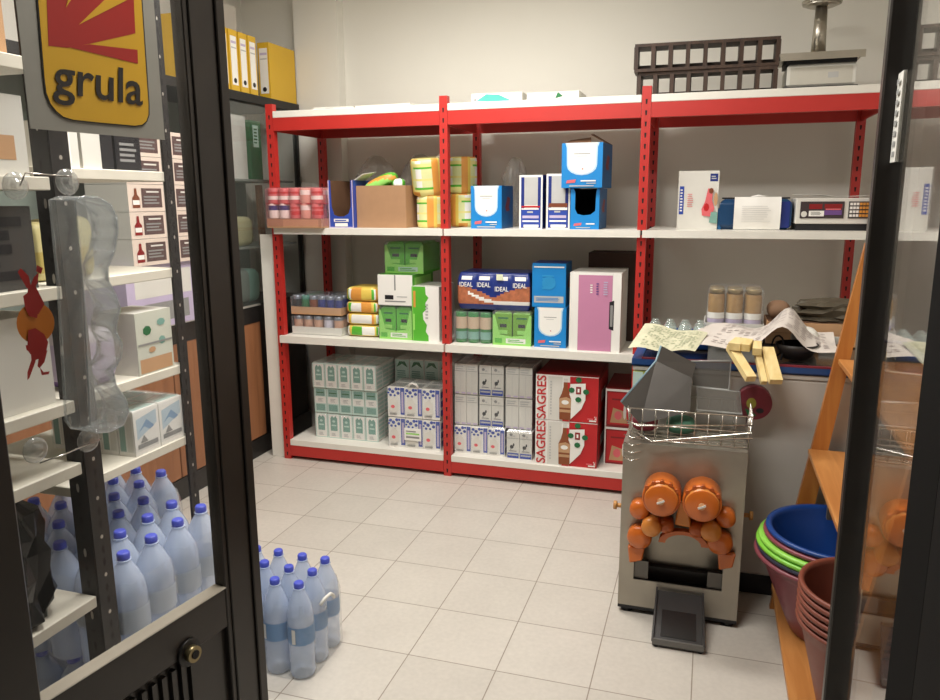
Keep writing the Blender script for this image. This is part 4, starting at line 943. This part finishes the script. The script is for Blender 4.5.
# clear acrylic can holder with suction cups, hanging inside of the pane
hd = thing('can_holder', 'wavy clear plastic can holder stuck on the door glass with suction cups', 'holder', (A0.x, A0.y, 0), -th)
def LP(px, py, x=gx): s_, z_ = lf(px, py); return Vector((x, s_, z_))
XH0, XH1 = gx+.004, gx+.062
prof_px = [(48, 200), (58, 197), (72, 198), (84, 205), (90, 217), (91, 232), (88, 250), (81, 266), (82, 280), (89, 292), (94, 306), (90, 322), (90, 330), (96, 340), (95, 354), (87, 368), (90, 382), (100, 395), (103, 408), (98, 420), (84, 427), (70, 428), (64, 420), (62, 380), (59, 330), (56, 280), (52, 240)]
pl = [LP(*p) for p in prof_px]
m = MB(); m.face([Vector((XH0, p.y, p.z)) for p in pl], ACRY); m.build('back_plate', hd, solid=.003)
m = MB(); n = len(pl); w_ = []
for k in range(0, 21):
    a, b = pl[k], pl[k+1]
    q = m.face([(XH0, a.y, a.z), (XH0, b.y, b.z), (XH1, b.y, b.z), (XH1, a.y, a.z)], PLAST); q.smooth = True
m.build('wavy_shell', hd, solid=.002)
m = MB(); m.face([Vector((XH1, p.y, p.z)) for p in pl], PLAST); m.build('front_plate', hd, solid=.003)
m = MB(); m.tube([Vector((XH1, p.y, p.z)) for p in pl], .0022, PLAST, 6, close=True); m.tube([Vector((XH0, p.y, p.z)) for p in pl], .0022, PLAST, 6, close=True); m.build('rim', hd)
CUP = glassy('cup_plastic', '#d6d8d4', .25, .08, 1.5, 1.6)
for (a, b) in ((15, 186), (67, 182), (35, 450), (88, 440)):
    p = LP(a, b); m = MB(); M_ = Matrix.Translation((gx+.0005, p.y, p.z)) @ Matrix.Rotation(PI/2, 4, 'Y')
    m.lathe([(.021, 0), (.02, .002), (.015, .006), (.0145, .006), (.011, .005), (.0105, .0065), (.008, .007), (.006, .011)], CUP, M=M_, seg=22); m.build('suction_cup', hd)
m = MB(); m.tube([LP(15, 186, gx+.012), LP(2, 171, gx+.012) if False else LP(20, 173, gx+.012), LP(67, 177, gx+.012)], .0012, CHROME); m.build('wire', hd)
m = MB(); m.tube([LP(35, 462, gx+.012), LP(60, 453, gx+.012), LP(96, 438, gx+.012)], .0012, CHROME); m.build('wire', hd)
# right leaf ------------------------------------------------------
F2 = Vector((2.585, -2.265, 0)); t2 = math.radians(2.2); L2 = .56
FT2 = mat('matt_black', '#100f0e', .9, spec=.1, noise=.1)
d2 = bpy.data.objects.new('door_2', None); C.objects.link(d2); d2.location = F2; d2.rotation_euler = (0, 0, -t2); struct(d2)
# local: y from 0 (free edge) to -L2 (hinge); x<0 faces the opening
m = MB(); m.box(-.021, .02, -.03, 0, .012, 2.35, DFR); m.build('stile', d2, bevel=.003)
m = MB(); m.box(-.0225, .022, -.0315, .0015, .012, .45, mat('kick_metal', '#77756f', .35, metal=.7)); m.build('kick_plate', d2)
m = MB(); m.box(-.001, .03, -L2, -.43, .012, 2.35, FT2); m.build('stile', d2)
m = MB(); m.box(0, .02, -.43, -.03, .012, .1, DFR); m.build('rail', d2); m = MB(); m.box(0, .02, -.43, -.03, 2.27, 2.35, DFR); m.build('rail', d2)
MIR = glassy('reflective_glass', '#8a8a86', .03, .0, 1.5, 1.2)
m = MB(); m.box(.002, .006, -.43, -.03, .1, 2.27, MIR); m.build('glass', d2)
m = MB(); m.box(-.0005, .0015, -.08, -.035, 1.55, 1.69, OFFW); f = Face(m, (-.0006, -.035, 1.55), (0, -1, 0), (0, 0, 1), .045, .14)
for k in range(8): f.rect(.25, .06+k*.115, .75, .12+k*.115, GREY)
m.build('door_label', d2, recalc=False)
# frame jambs
FT = mat('outer_frame', '#100f0e', .8, noise=.1, spec=.15)
struct(MB().box(2.56, 2.66, RYF-.12, -2.835, 0, 2.45, FT).build('trim_2'))
TEAL = mat('teal_frame', '#0f2b2a', .4)
m = MB(); m.box(1.2, 1.26, RYF-.12, -2.9, 0, 2.45, TEAL); struct(m.build('trim_3'))
m = MB(); m.box(1.26, 2.56, RYF-.12, -2.9, 2.36, 2.45, FT); struct(m.build('trim_4'))
# ------------------------------------------------------------------ juicer
JY = -1.15
jb = lambda px, py, Y=JY: at(px, py, Y=Y)
J = thing('citrus_juicer', 'stainless steel orange juicing machine with orange drums on the floor', 'juicer', (2.26, JY, 0))
def jl(px, py, Y): p = at(px, py, Y=Y); return Vector((p.x-2.26, Y-JY, p.z))
x0, x1, zt = -.208, .206, .652
ox0, ox1, oz0, oz1 = -.155, .15, .135, .335
BS = mat('brushed_steel', '#aaa498', .38, metal=.75, noise=.15, scale=5)
mat('inner_dark', '#2b2927', .4)
m = MB()
m.box(x0, ox0, 0, .006, .03, zt, BS); m.box(ox1, x1, 0, .006, .03, zt, BS); m.box(ox0, ox1, 0, .006, .03, oz0, BS); m.box(ox0, ox1, 0, .006, oz1, zt, BS)
m.box(x0, x0+.004, .006, .235, .03, zt, BS); m.box(x1-.004, x1, .006, .235, .03, zt, BS); m.box(x0+.004, x1-.004, .006, .235, zt-.004, zt, BS); m.box(x0+.004, x1-.004, .229, .235, .03, zt-.004, BS); m.box(x0+.004, x1-.004, .006, .229, .03, .034, BS)
m.build('housing', J)
m = MB(); m.box(ox0-.01, ox1+.01, .09, .094, oz0+.03, oz1+.02, BS); m.box(ox0-.01, ox1+.01, .06, .089, oz0-.02, oz0+.03, MATS['inner_dark']); m.box(ox0-.01, ox1+.01, .008, .12, oz0-.02, oz0-.016, mat('black_tray', '#141312', .35)); m.box(ox0, ox0+.05, .012, .03, oz0, oz0+.07, DSTEEL); m.box(ox1-.05, ox1, .012, .03, oz0, oz0+.06, DSTEEL); m.build('inner_chamber', J)
JO = mat('orange_plastic', '#cc6a24', .3, noise=.05, coat=.3); JO2 = mat('orange_plastic_deep', '#ae5318', .35, noise=.08); JO3 = mat('amber_plastic', '#d88a3e', .3)
for (a, b) in ((661, 500), (702, 505)):
    p = jl(a, b, -1.27); c = MB(); r = .064
    M_ = Matrix.Translation((p.x, .0, p.z)) @ Matrix.Rotation(PI/2, 4, 'X')
    c.lathe([(r*.8, 0), (r*.8, .02), (r, .022), (r, .105), (r*.98, .112), (r*.93, .114, JO2), (r*.86, .112, JO3), (r*.84, .128, JO), (r*.8, .13, JO), (.012, .1302, JO3)], JO, M=M_, seg=32)
    for k in range(5):
        ang = math.radians(35+k*27); c.cyl((p.x+math.cos(ang)*r*.93, -.1, p.z+math.sin(ang)*r*.93), (p.x+math.cos(ang)*r*.93, -.118, p.z+math.sin(ang)*r*.93), .008, JO2, 8)
    c.build('drum', J)
    c = MB(); c.cyl((p.x, -.13, p.z), (p.x, -.14, p.z), .011, mat('knob_pale', '#e0a878', .35), 12); c.bar((p.x-.012, -.14, p.z-.006), (p.x+.012, -.14, p.z+.006), .006, .006, OFFW); c.build('drum_screw', J)
# lower rollers and flaps
def roller(name, px, py, r, l, mt, Y=-1.2, tilt=0):
    p = jl(px, py, Y); c = MB(); M_ = Matrix.Translation((p.x, -.002, p.z)) @ Matrix.Rotation(PI/2+tilt, 4, 'X')
    c.lathe([(r*.9, 0), (r, .004), (r, l-.008), (r*.85, l), (r*.3, l+.004)], mt, M=M_, seg=22); return c.build(name, J)
roller('roller', 639, 511, .034, .05, JO); roller('roller', 726, 520, .032, .05, JO)
roller('roller', 639, 539, .043, .045, JO); roller('roller', 720, 545, .042, .045, JO)
roller('roller', 651, 528, .034, .075, JO3, -1.22); roller('roller', 711, 533, .034, .075, JO3, -1.22)
roller('roller', 666, 526, .026, .06, JO2); roller('roller', 697, 530, .026, .06, JO2)
p = jl(683, 514, -1.19); c = MB(); c.hexa([p+Vector(v) for v in ((-.026, -.01, -.04), (.03, -.01, -.044), (.03, .038, -.044), (-.026, .038, -.04), (-.012, -.01, .05), (.012, -.01, .05), (.012, .038, .05), (-.012, .038, .05))], JO3); c.build('centre_wedge', J, bevel=.004)
c = MB(); p = jl(683, 545, -1.19)
for k in range(10):
    a0 = PI*k/10; a1 = PI*(k+1)/10; q = lambda a, r: p+Vector((math.cos(a)*r*1.35, 0, math.sin(a)*r*.8))
    c.prism([q(a0, .045), q(a1, .045), q(a1, .062), q(a0, .062)], (0, 0, 0), (0, .03, 0), JO)
c.build('arch_guard', J)
for (a, b, sx) in ((636, 555, -1), (726, 562, 1)):
    p = jl(a, b, -1.17); c = MB(); c.hexa([p+Vector(v) for v in ((-.022, -.01, -.03), (.022, -.01, -.015), (.022, .015, -.015), (-.022, .015, -.03), (-.03, -.01, .035), (.03, -.01, .035), (.03, .015, .035), (-.03, .015, .035))], JO); c.build('peel_flap', J, bevel=.004)
for (a, b, sx) in ((617, 505, -1), (745, 515, 1)):
    p = jl(a, b, -1.08); c = MB(); xb = x0 if sx < 0 else x1; c.cyl((xb, .07, p.z), (xb+sx*.022, .07, p.z), .008, mat('knob_tan', '#c08a4e', .4), 10); c.cyl((xb+sx*.022, .07, p.z), (xb+sx*.034, .07, p.z), .016, mat('knob_tan', '#c08a4e', .4), 14); c.build('side_knob', J)
p = jl(726, 565, -1.15); c = MB(); c.cyl((.172, 0, .24), (.172, -.012, .24), .007, BRS, 10); c.build('latch_screw', J)
for sx in (x0+.03, x1-.03):
    for yy in (.03, .2): c = MB(); c.cyl((sx, yy, 0), (sx, yy, .03), .022, BLACKP, 14); c.build('foot', J)
c = MB(); c.box(x0, x1, .0, .02, .018, .03, BLACKP); c.build('base_strip', J)
# drip chute in front
GP_ = mat('smoked_plastic', '#2a2827', .35, noise=.1)
c = MB(); a = jl(657, 590, -1.165); b = jl(703, 593, -1.165); e1 = jl(652, 643, -1.345); e2 = jl(704, 650, -1.345)
a.z = b.z = .115; e1.z = e2.z = .018
def up(v, h): return v+Vector((0, 0, h))
c.hexa([up(e1, -.012), up(e2, -.012), up(b, -.02), up(a, -.02), e1, e2, b, a], GP_)
c.bar(up(e1, .006), up(a, .006), .006, .018, GP_); c.bar(up(e2, .006), up(b, .006), .006, .018, GP_); c.bar(up(e1, .004), up(e2, .004), .008, .02, mat('chute_lip', '#6a6864', .35))
c.build('drip_chute', J)
c = MB(); q1 = e1.lerp(e2, .15); q2 = e1.lerp(e2, .85); q3 = b.lerp(a, .15); q4 = b.lerp(a, .85)
c.face([up(q1.lerp(q4, .12), .002), up(q2.lerp(q3, .12), .002), up(q2.lerp(q3, .62), .002), up(q1.lerp(q4, .62), .002)], mat('chute_inset', '#1c1b1b', .25)); c.build('chute_inset', J)
for q in (e1, e2): c = MB(); qq = Vector((q.x+(.012 if q is e1 else -.012), q.y+.012, 0)); c.cyl(qq, qq+Vector((0, 0, .008)), .009, BLACKP, 10); c.build('foot', J)
# wire feed basket
c = MB(); wr = .0022
bx0, bx1, by0, by1, bz0, bz1 = -.2, .215, .0, .22, zt+.012, zt+.125
def loop(z, ins=0, sx=0): return [(bx0+ins, by0+ins, z), (bx1-ins, by0+ins, z+sx), (bx1-ins, by1-ins, z+sx), (bx0+ins, by1-ins, z)]
for z, i_ in ((bz1, 0), ((bz0+bz1)/2, .004), (bz0, .01)): c.tube(loop(z, i_), wr*1.3, CHROME, 6, close=True)
for k in range(10):
    x = bx0+.01+(bx1-bx0-.02)*k/9
    c.tube([(x, by0, bz1), (x, by0+.01, bz0), (x, by1-.01, bz0), (x, by1, bz1)], wr, CHROME, 5)
for k in range(1, 6):
    y = by0+(by1-by0)*k/6; c.tube([(bx0, y, bz1), (bx0+.01, y, bz0), (bx1-.01, y, bz0), (bx1, y, bz1)], wr, CHROME, 5)
c.build('wire_basket', J)
c = MB(); c.tube([(-.16, -.02, zt+.045), (-.11, -.03, zt+.02), (.21, -.02, zt+.075), (.215, -.01, zt+.1), (-.16, -.02, zt+.07), (-.2, 0, zt+.08)], .003, CHROME, 6)
c.tube([(-.11, -.03, zt+.02), (.215, -.01, zt+.055)], .003, CHROME, 6); c.build('basket_handle', J)
for k in range(4):
    c = MB() if k == 0 else c; z = zt+.03-k*.028
    c.tube([(x0+.002, -.006, z), (x0+.03, -.02, z-.006), (x0+.07-.004*k, -.018, z+.004)], .002, CHROME, 5)
c.build('wire_hooks', J)
# tilted steel feeder hood behind / above basket
HOODM = mat('dark_steel', '#4b4743', .42, metal=.5, noise=.15, scale=9)
H = thing('steel_hopper', 'dull steel folded hood lying tilted in the basket of the juicer', 'hopper', (2.15, -1.04, .69))
def hl(px, py, Y): p = at(px, py, Y=Y); return p-Vector((2.15, -1.04, .69))
c = MB(); c.face([hl(621, 402, -1.1), hl(656, 361, -1.0), hl(692, 378, -1.02), hl(690, 412, -1.08), hl(640, 424, -1.12)], HOODM); c.face([hl(656, 361, -1.0), hl(661, 346, -.96), hl(696, 364, -.96), hl(692, 378, -1.02)], HOODM)
c.build('hood_sheet', H, solid=.004)
c = MB(); c.tube([hl(621, 402, -1.1), hl(656, 361, -1.0), hl(661, 346, -.96)], .004, mat('blue_edge', '#7d98a4', .3), 6); c.build('edge_strip', H)
t = thing('clear_tray', 'clear plastic tray standing upright behind, against the freezer front', 'tray', (2.33, -1.0, .8))
def tl_(px, py, Y, b=Vector((2.33, -1.0, .8))): return at(px, py, Y=Y)-b
SMK = glassy('smoky_plastic', '#76736e', .4, .1, 1.5, 1.2)
def trayq(t, P, nm):
    c = MB(); c.face(P, SMK); c.build('panel', t, solid=.003)
    c = MB(); c.tube(P, .0035, glassy('tray_rim', '#b9bab6', .6, .1, 1.5, 1.2), 6, close=True); c.build('rim', t)
trayq(t, [tl_(691, 361, -.94), tl_(731, 361, -.94), tl_(729, 390, -.97), tl_(692, 386, -.97)], 'a')
t = thing('clear_tray', 'smoky plastic tray lying in the wire basket below the upright tray', 'tray', (2.33, -1.0, .75)); B_ = Vector((2.33, -1.0, .75))
trayq(t, [at(697, 387, Y=-.99)-B_, at(740, 392, Y=-.99)-B_, at(742, 414, Y=-1.05)-B_, at(697, 410, Y=-1.05)-B_], 'b')
bag('cleaning_cloth', 'green cloth bundle seen through the wire basket', 2.24, -1.03, .668, .1, .1, .06, mat('cloth_green', '#3f6a55', .8), lambda u, v: None, e=.8)
bag('cleaning_cloth', 'dark red cloth bundle seen at the left inside the basket', 2.115, -1.03, .668, .09, .1, .06, mat('cloth_red', '#8c3340', .8), lambda u, v: None, e=.8)
# ------------------------------------------------------------------ chest freezer
FX0, FX1, FY0, FY1, FZ = 2.055, 3.1, -.9, -.25, .905
fr = thing('chest_freezer', 'white chest freezer with blue rim and dark glass lid behind the juicer', 'freezer', (FX0, FY0, 0)); w = FX1-FX0; d = FY1-FY0
FWH = mat('freezer_white', '#b9b5ae', .45, noise=.02)
m = MB(); m.box(0, w, 0, d, .09, FZ-.045, FWH); f = side(m, w, 0, d, .09, .8); m.build('cabinet', fr, bevel=.01, seg=2)
m = MB(); m.box(.02, w-.02, .03, d-.02, 0, .09, BLACKP); m.build('plinth', fr)
RB = mat('rim_blue', '#24487f', .4)
m = MB(); m.box(-.006, w+.006, -.012, 0, FZ-.022, FZ, RB); m.box(-.002, w+.002, -.004, d+.004, FZ-.045, FZ-.0302, FWH); m.box(-.006, .03, 0, d, FZ-.03, FZ, RB); m.box(w-.03, w+.006, 0, d, FZ-.03, FZ, RB); m.box(.03, w-.03, d-.03, d+.006, FZ-.03, FZ, RB); m.box(.03, w-.03, 0, .03, FZ-.03, FZ, RB); m.build('rim', fr)
m = MB(); m.box(.03, w-.03, -.0125, .002, FZ, FZ+.006, mat('rim_red', '#7a2a36', .4)); m.build('red_strip', fr)
m = MB(); m.box(.03, w-.03, .03, d-.03, FZ-.03, FZ-.004, mat('lid_dark', '#35312f', .12)); m.build('glass_lid', fr)
m = MB(); m.box(.0, .12, -.0135, -.0005, FZ-.17, FZ-.05, mat('poster_green', '#9aa545', .5, noise=.2)); front(m, 0, .12, -.0135, FZ-.17, FZ-.05).rect(0, .0, .3, 1, MINT).ell(.6, .5, .2, .25, YEL, 9); m.build('front_poster', fr)
# goods on top
TZ = FZ+.002
GB_ = glassy('green_glass', '#cfdcd4', .3, .05, 1.5, 1.5)
t = thing('bottle_tray', 'blue tray of small clear glass bottles on the freezer beside the jars', 'bottle tray', (2.07, -.68, FZ+.002)); first = None
m = MB(); m.box(0, .25, 0, .004, 0, .05, mat('tray_blue', '#1c4ea0', .4)); m.box(0, .25, .196, .2, 0, .05, MATS['tray_blue']); m.box(0, .004, .004, .196, 0, .05, MATS['tray_blue']); m.box(.246, .25, .004, .196, 0, .05, MATS['tray_blue']); m.box(0.004, .246, .004, .196, 0, .003, MATS['tray_blue']); m.build('tray', t)
for j in range(3):
    for i in range(4):
        if first is None:
            m = MB(); m.lathe([(.026, .004), (.028, .01), (.028, .06), (.02, .078), (.013, .086), (.013, .092)], GB_, seg=14); o = m.build('bottle', t); first = o
        else: o = first.copy(); C.objects.link(o); o.parent = t
        o.location = (.035+.06*i, .036+.062*j, 0)
JM = mat('jar_beans', '#9a7848', .35, noise=.2, scale=60); JL = mat('jar_lid', '#8d7a52', .3, metal=.5)
t = thing('jar_tray', 'film-wrapped white tray of tall tan jars standing on the freezer', 'jar tray', (2.3, -.46, FZ+.002)); first = None
m = MB(); m.box(0, .235, 0, .003, 0, .075, OFFW); m.box(0, .235, .187, .19, 0, .075, OFFW); m.box(0, .003, .003, .187, 0, .075, OFFW); m.box(.232, .235, .003, .187, 0, .075, OFFW); m.box(.003, .232, .003, .187, 0, .003, OFFW); m.build('tray', t)
for j in range(2):
    for i in range(3):
        if first is None:
            m = MB(); m.lathe([(.032, .004), (.034, .012), (.034, .18), (.029, .193)], JM, seg=18, cap1=False); m.lathe([(.0345, .09), (.0345, .115)], WHITE, seg=18, cap0=False, cap1=False); m.lathe([(.0345, .072), (.0345, .089)], LILAC, seg=18, cap0=False, cap1=False)
            o = m.build('jar', t); q = MB(); q.lathe([(.031, .193), (.031, .212), (.028, .215)], JL, seg=18); l = q.build('lid', o); first = (o, l)
        else:
            o = first[0].copy(); C.objects.link(o); o.parent = t; l = first[1].copy(); C.objects.link(l); l.parent = o
        o.location = (.045+.073*i, .05+.085*j, 0)
m = MB(); film_box(m, .006, .229, .004, .186, .005, .222); m.build('plastic_film', t)
NEWS = mat('newsprint', '#cfc7bf', .8, noise=.03); NP = mat('newsprint_ink', '#9c8f8c', .8)
def sheet(name, label, corners, nu, nv, hump, mt, ink=None, cat='newspaper', holes=None):
    a, b, c_, d_ = [Vector(q) for q in corners]
    def P(u, v): p = (a*(1-u)+b*u)*(1-v)+(d_*(1-u)+c_*u)*v; p.z += hump(u, v); return p
    m = MB(); m.grid(P, nu, nv, mt)
    m2 = m
    if ink:
        rg = random.Random(3); k = m.mi(ink)
        for i in range(3, 19):
            for j in range(2, 16):
                if rg.random() < .6:
                    u = i/20+rg.uniform(-.01, .01); v = j/17; L_ = .035; 
                    q = [P(u, v)+Vector((0, 0, .0016)), P(u+L_, v)+Vector((0, 0, .0016)), P(u+L_, v+.018)+Vector((0, 0, .0016)), P(u, v+.018)+Vector((0, 0, .0016))]
                    m.face(q, ink)
    o = m.build(name, recalc=False); return tag(o, label, cat)
def hump1(u, v): return .085*math.exp(-((u-.64)/.13)**2)+.02*math.sin(PI*v)*(1-u)+.006*math.sin(14*u+6*v)
n1 = at(683, 352, Y=-.83); n2 = at(832, 352, Y=-.84)
sheet('newspaper', 'crumpled open newspaper draped with a peak across the freezer top', [(2.24, -.86, .955), (2.76, -.86, .95), (2.79, -.5, .965), (2.33, -.5, .985)], 30, 10, hump1, NEWS, NP)
PB2 = mat('leaflet_pale', '#c4c2a6', .6, noise=.12, scale=25)
sheet('leaflet', 'pale yellow green printed leaflet at the left corner of the freezer', [at(628, 348, Y=-.93), at(695, 352, Y=-.93), at(708, 336, Y=-.75), at(645, 326, Y=-.72)], 12, 6, lambda u, v: .006*math.sin(9*u)+.01*v, PB2, mat('leaflet_ink', '#8f9a7a', .7), cat='leaflet')
carton_box('cardboard_box', 'long tan open box at the back of the freezer under a bag', 'box', 2.545, 2.95, -.47, .2, TZ, TZ+.09, TAN, lambda f: f.rect(.02, .5, .98, .53, KRAFT).rect(.5, .1, .75, .45, OFFW), None, top=DKRAFT)
crumple('plastic_bag', 'dark olive bag lying on the tan box at the back of the freezer', 2.81, -.37, TZ+.092, .32, .16, .09, mat('olive_bag', '#4b4334', .6, noise=.2), seed=21)
bag('paper_bag', 'brown crumpled paper bag between jars and newspaper', 2.592, -.38, TZ+.092, .09, .14, .075, mat('brown_bag', '#7d5f47', .8), lambda u, v: None, e=.9)
bag('plastic_packet', 'whitish crumpled packet in front of the tan box', 2.68, -.5-.06, TZ, .1, .1, .09, OFFW, lambda u, v: None, e=.9, cat='packet')
# dark bowl with cord
m = MB(); m.lathe([(.045, 0), (.065, .03), (.075, .055), (.07, .055), (.06, .03), (.04, .006)], mat('dark_bowl', '#2a2420', .5), seg=24, cap1=False); o = m.build('bowl', loc=(2.63, -.78, FZ+.008)); tag(o, 'dark bowl standing under the newspaper peak on the freezer lid', 'bowl')
m = MB(); pts = [(2.565+.02*math.cos(t_*.5), -.8+.004*t_, FZ+.05+.04*math.sin(t_*.5)) for t_ in range(0, 12)]; m.tube([(2.575, -.82, FZ+.004)]+pts, .0035, BLACKP, 6); tag(m.build('cord'), 'thin dark cord looped beside the bowl on the freezer', 'cord')
# wooden sticks
PINE = wood('pale_pine', '#d9bf80', '#e9d49c', .55, 4, 1)
def stick(a, b, w_, t_, lab): m = MB(); m.bar(a, b, w_, t_, PINE); tag(m.build('wooden_block'), lab, 'wood piece', 'pale wooden blocks')
def sp(px, py, Y): return at(px, py, Y=Y)
stick(sp(731, 347, -.9), sp(751, 379, -1.06), .034, .022, 'long pale wooden bar jutting forward, left of the two')
stick(sp(767, 349, -.9), sp(776, 382, -1.04), .042, .022, 'long pale wooden bar jutting forward, right of the two')
stick(sp(757, 352, -.92), sp(764, 383, -1.02), .02, .02, 'shaded wooden bar between the two longer bars')
stick(sp(734, 347, -.95), sp(741, 341, -.86), .042, .026, 'short pale block on the bars, leftmost')
stick(sp(745, 348, -.95), sp(749, 342, -.88), .03, .026, 'short pale block on the bars, in the middle')
stick(sp(757, 352, -.955), sp(757, 344, -.88), .03, .026, 'short pale block on the bars, rightmost')
p = at(754, 402, Y=-.935); t = thing('round_tin', 'round dark red tin with green and yellow picture wedged by the freezer', 'tin', p)
m = MB(); DR = mat('tin_dark_red', '#6e2430', .4, noise=.15); m.cyl((0, -.02, 0), (0, .03, 0), .06, DR, 28)
f = Face(m, (-.05, -.0206, -.05), (1, 0, 0), (0, 0, 1), .1, .1); f.ell(.4, .5, .17, .2, mat('olive_spot', '#8f8a34', .5), 12).poly([(.2, .3), (.45, .2), (.6, .05), (.3, .05)], DGRN).ell(.7, .25, .14, .1, BLACKP, 8); m.build('body', t)
# ------------------------------------------------------------------ wooden stand at right
OW = wood('orange_wood', '#a8642c', '#c0803e', .4, 4, 2); OWY = wood('orange_wood_long', '#ae7038', '#c88c50', .4, 4, 1)
ST = thing('wooden_stand', 'orange varnished wooden tiered stand leaning beside the freezer, partly behind the glass door', 'shelf stand', (2.6, -.96, 0))
def sl(x, y, z): return Vector((x-2.6, y+.96, z))
for yy in (-.96, -2.02):
    m = MB(); top = sl(2.80, yy, 1.345); bot = sl(2.6, yy, 0)
    m.prism([bot+Vector((-.012, 0, 0)), bot+Vector((.055, 0, 0)), top+Vector((.03, 0, 0)), top+Vector((-.008, 0, .0))], (0, -.0125, 0), (0, .0125, 0), OW); m.build('side_rail', ST)
    m = MB(); m.prism([sl(3.02, yy, 0), sl(3.07, yy, 0), sl(3.07, yy, 1.345), sl(3.02, yy, 1.345)], (0, -.0125, 0), (0, .0125, 0), OW); m.build('back_rail', ST)
for z, xa in ((.63, 2.672), (.955, 2.742)):
    m = MB(); m.box(xa-2.6, .42, -1.045, -.0145, z-.018, z, OWY); m.build('shelf', ST, bevel=.002)
for xa in (2.588, 2.72, 2.84): m = MB(); m.box(xa-2.6, xa-2.6+.09, -1.045, -.0145, .085, .105, OWY); m.build('bottom_slat', ST, bevel=.002)
m = MB(); m.box(.09, .16, -.4, -.38, .53, .611, mat('bracket', '#6e6a64', .4, metal=.6)); m.build('bracket', ST)
# tubs
def tub(name, label, c, r, h, mt, z, rim=.016, grp=None, base=.72, ribs=0):
    m = MB(); pr = [(r*base, 0), (r*base+.004, .004)]
    for k in range(1, 9): pr.append((r*(base+(1-base)*k/8*.96), h*k/8-.012))
    pr += [(r+rim*.3, h-.012), (r+rim, h-.012), (r+rim+.002, h-.006), (r+rim, h), (r, h), (r-.006, h-.004)]
    for k in range(8, 0, -1): pr.append((r*(base+(1-base)*k/8*.96)-.004, h*k/8-.014))
    pr += [(r*base-.004, .006)]
    m.lathe(pr, mt, seg=44); o = m.build(name, loc=(c[0], c[1], z)); return tag(o, label, 'tub', grp)
tubs = [('dark pink plastic tub, outermost of the nested tubs', '#7e3f48'), ('dark navy tub with thin rim nested just above the pink one', '#2b2f45'), ('lime green tub with two bright rims in the nested pile', '#7dc23e'), ('second lime green rim nested inside the first green tub', '#8ed050'), ('thin dark red tub nested under the blue one', '#84404a'), ('deep blue plastic tub, innermost and open on top', '#143f86')]
rr0 = .232
for k, (lb, col) in enumerate(tubs):
    tub('plastic_tub', lb, (2.742, -1.262), rr0-.0062*k, .27, mat('tub_%d' % k, col, .35), .1065+.0165*k, .02 if k in (2, 3) else .012, 'nested plastic tubs', base=.5)
for k in range(6):
    tub('brown_pot', f'terracotta coloured plastic pot, {["lowest", "second", "third", "fourth", "fifth", "topmost"][k]} in the nested stack by the door', (2.752, -1.715), .165, .295, mat('pot_brown', '#7d4232', .45, noise=.05), .1065+.02*k, .007, 'nested brown pots', base=.55)
# ------------------------------------------------------------------ lights
def fixture(x, y, w_, d_, power, rot=0):
    t = thing('ceiling_lamp', 'ceiling lamp', 'lamp', (x, y, RZ), rot)
    MB().box(-w_/2-.02, w_/2+.02, -d_/2-.02, d_/2+.02, -.05, -.0005, OFFW).build('housing', t)
    m = bpy.data.materials.new('lamp_glow'); m.use_nodes = True; b = m.node_tree.nodes['Principled BSDF']; b.inputs['Emission Color'].default_value = (1, .95, .87, 1); b.inputs['Emission Strength'].default_value = 6
    MB().box(-w_/2, w_/2, -d_/2, d_/2, -.056, -.0505, m).build('diffuser', t)
    l = bpy.data.lights.new('lamp_light', 'AREA'); l.shape = 'RECTANGLE'; l.size = w_; l.size_y = d_; l.energy = power; l.color = (1, .965, .915)
    o = bpy.data.objects.new('lamp_light', l); C.objects.link(o); o.parent = t; o.location = (0, 0, -.065); return t
a = fixture(1.15, -.72, 1.2, .3, 36); a['label'] = 'rectangular ceiling lamp above the middle of the red rack'
a = fixture(1.55, -2.25, 1.2, .3, 44); a['label'] = 'rectangular fill lamp added under the unseen ceiling near the door'  # added fill lamp, brightens the rack goods from the front
wd = bpy.data.worlds.new('world'); bpy.context.scene.world = wd; wd.use_nodes = True; wd.node_tree.nodes['Background'].inputs[0].default_value = (.75, .72, .65, 1); wd.node_tree.nodes['Background'].inputs[1].default_value = .035
sc = bpy.context.scene
sc.view_settings.view_transform = 'Standard'; sc.view_settings.look = 'None'; sc.view_settings.gamma = 1; sc.view_settings.exposure = 0; sc.view_settings.use_curve_mapping = False
try: sc.cycles.transparent_max_bounces = 40; sc.cycles.max_bounces = 10
except Exception: pass
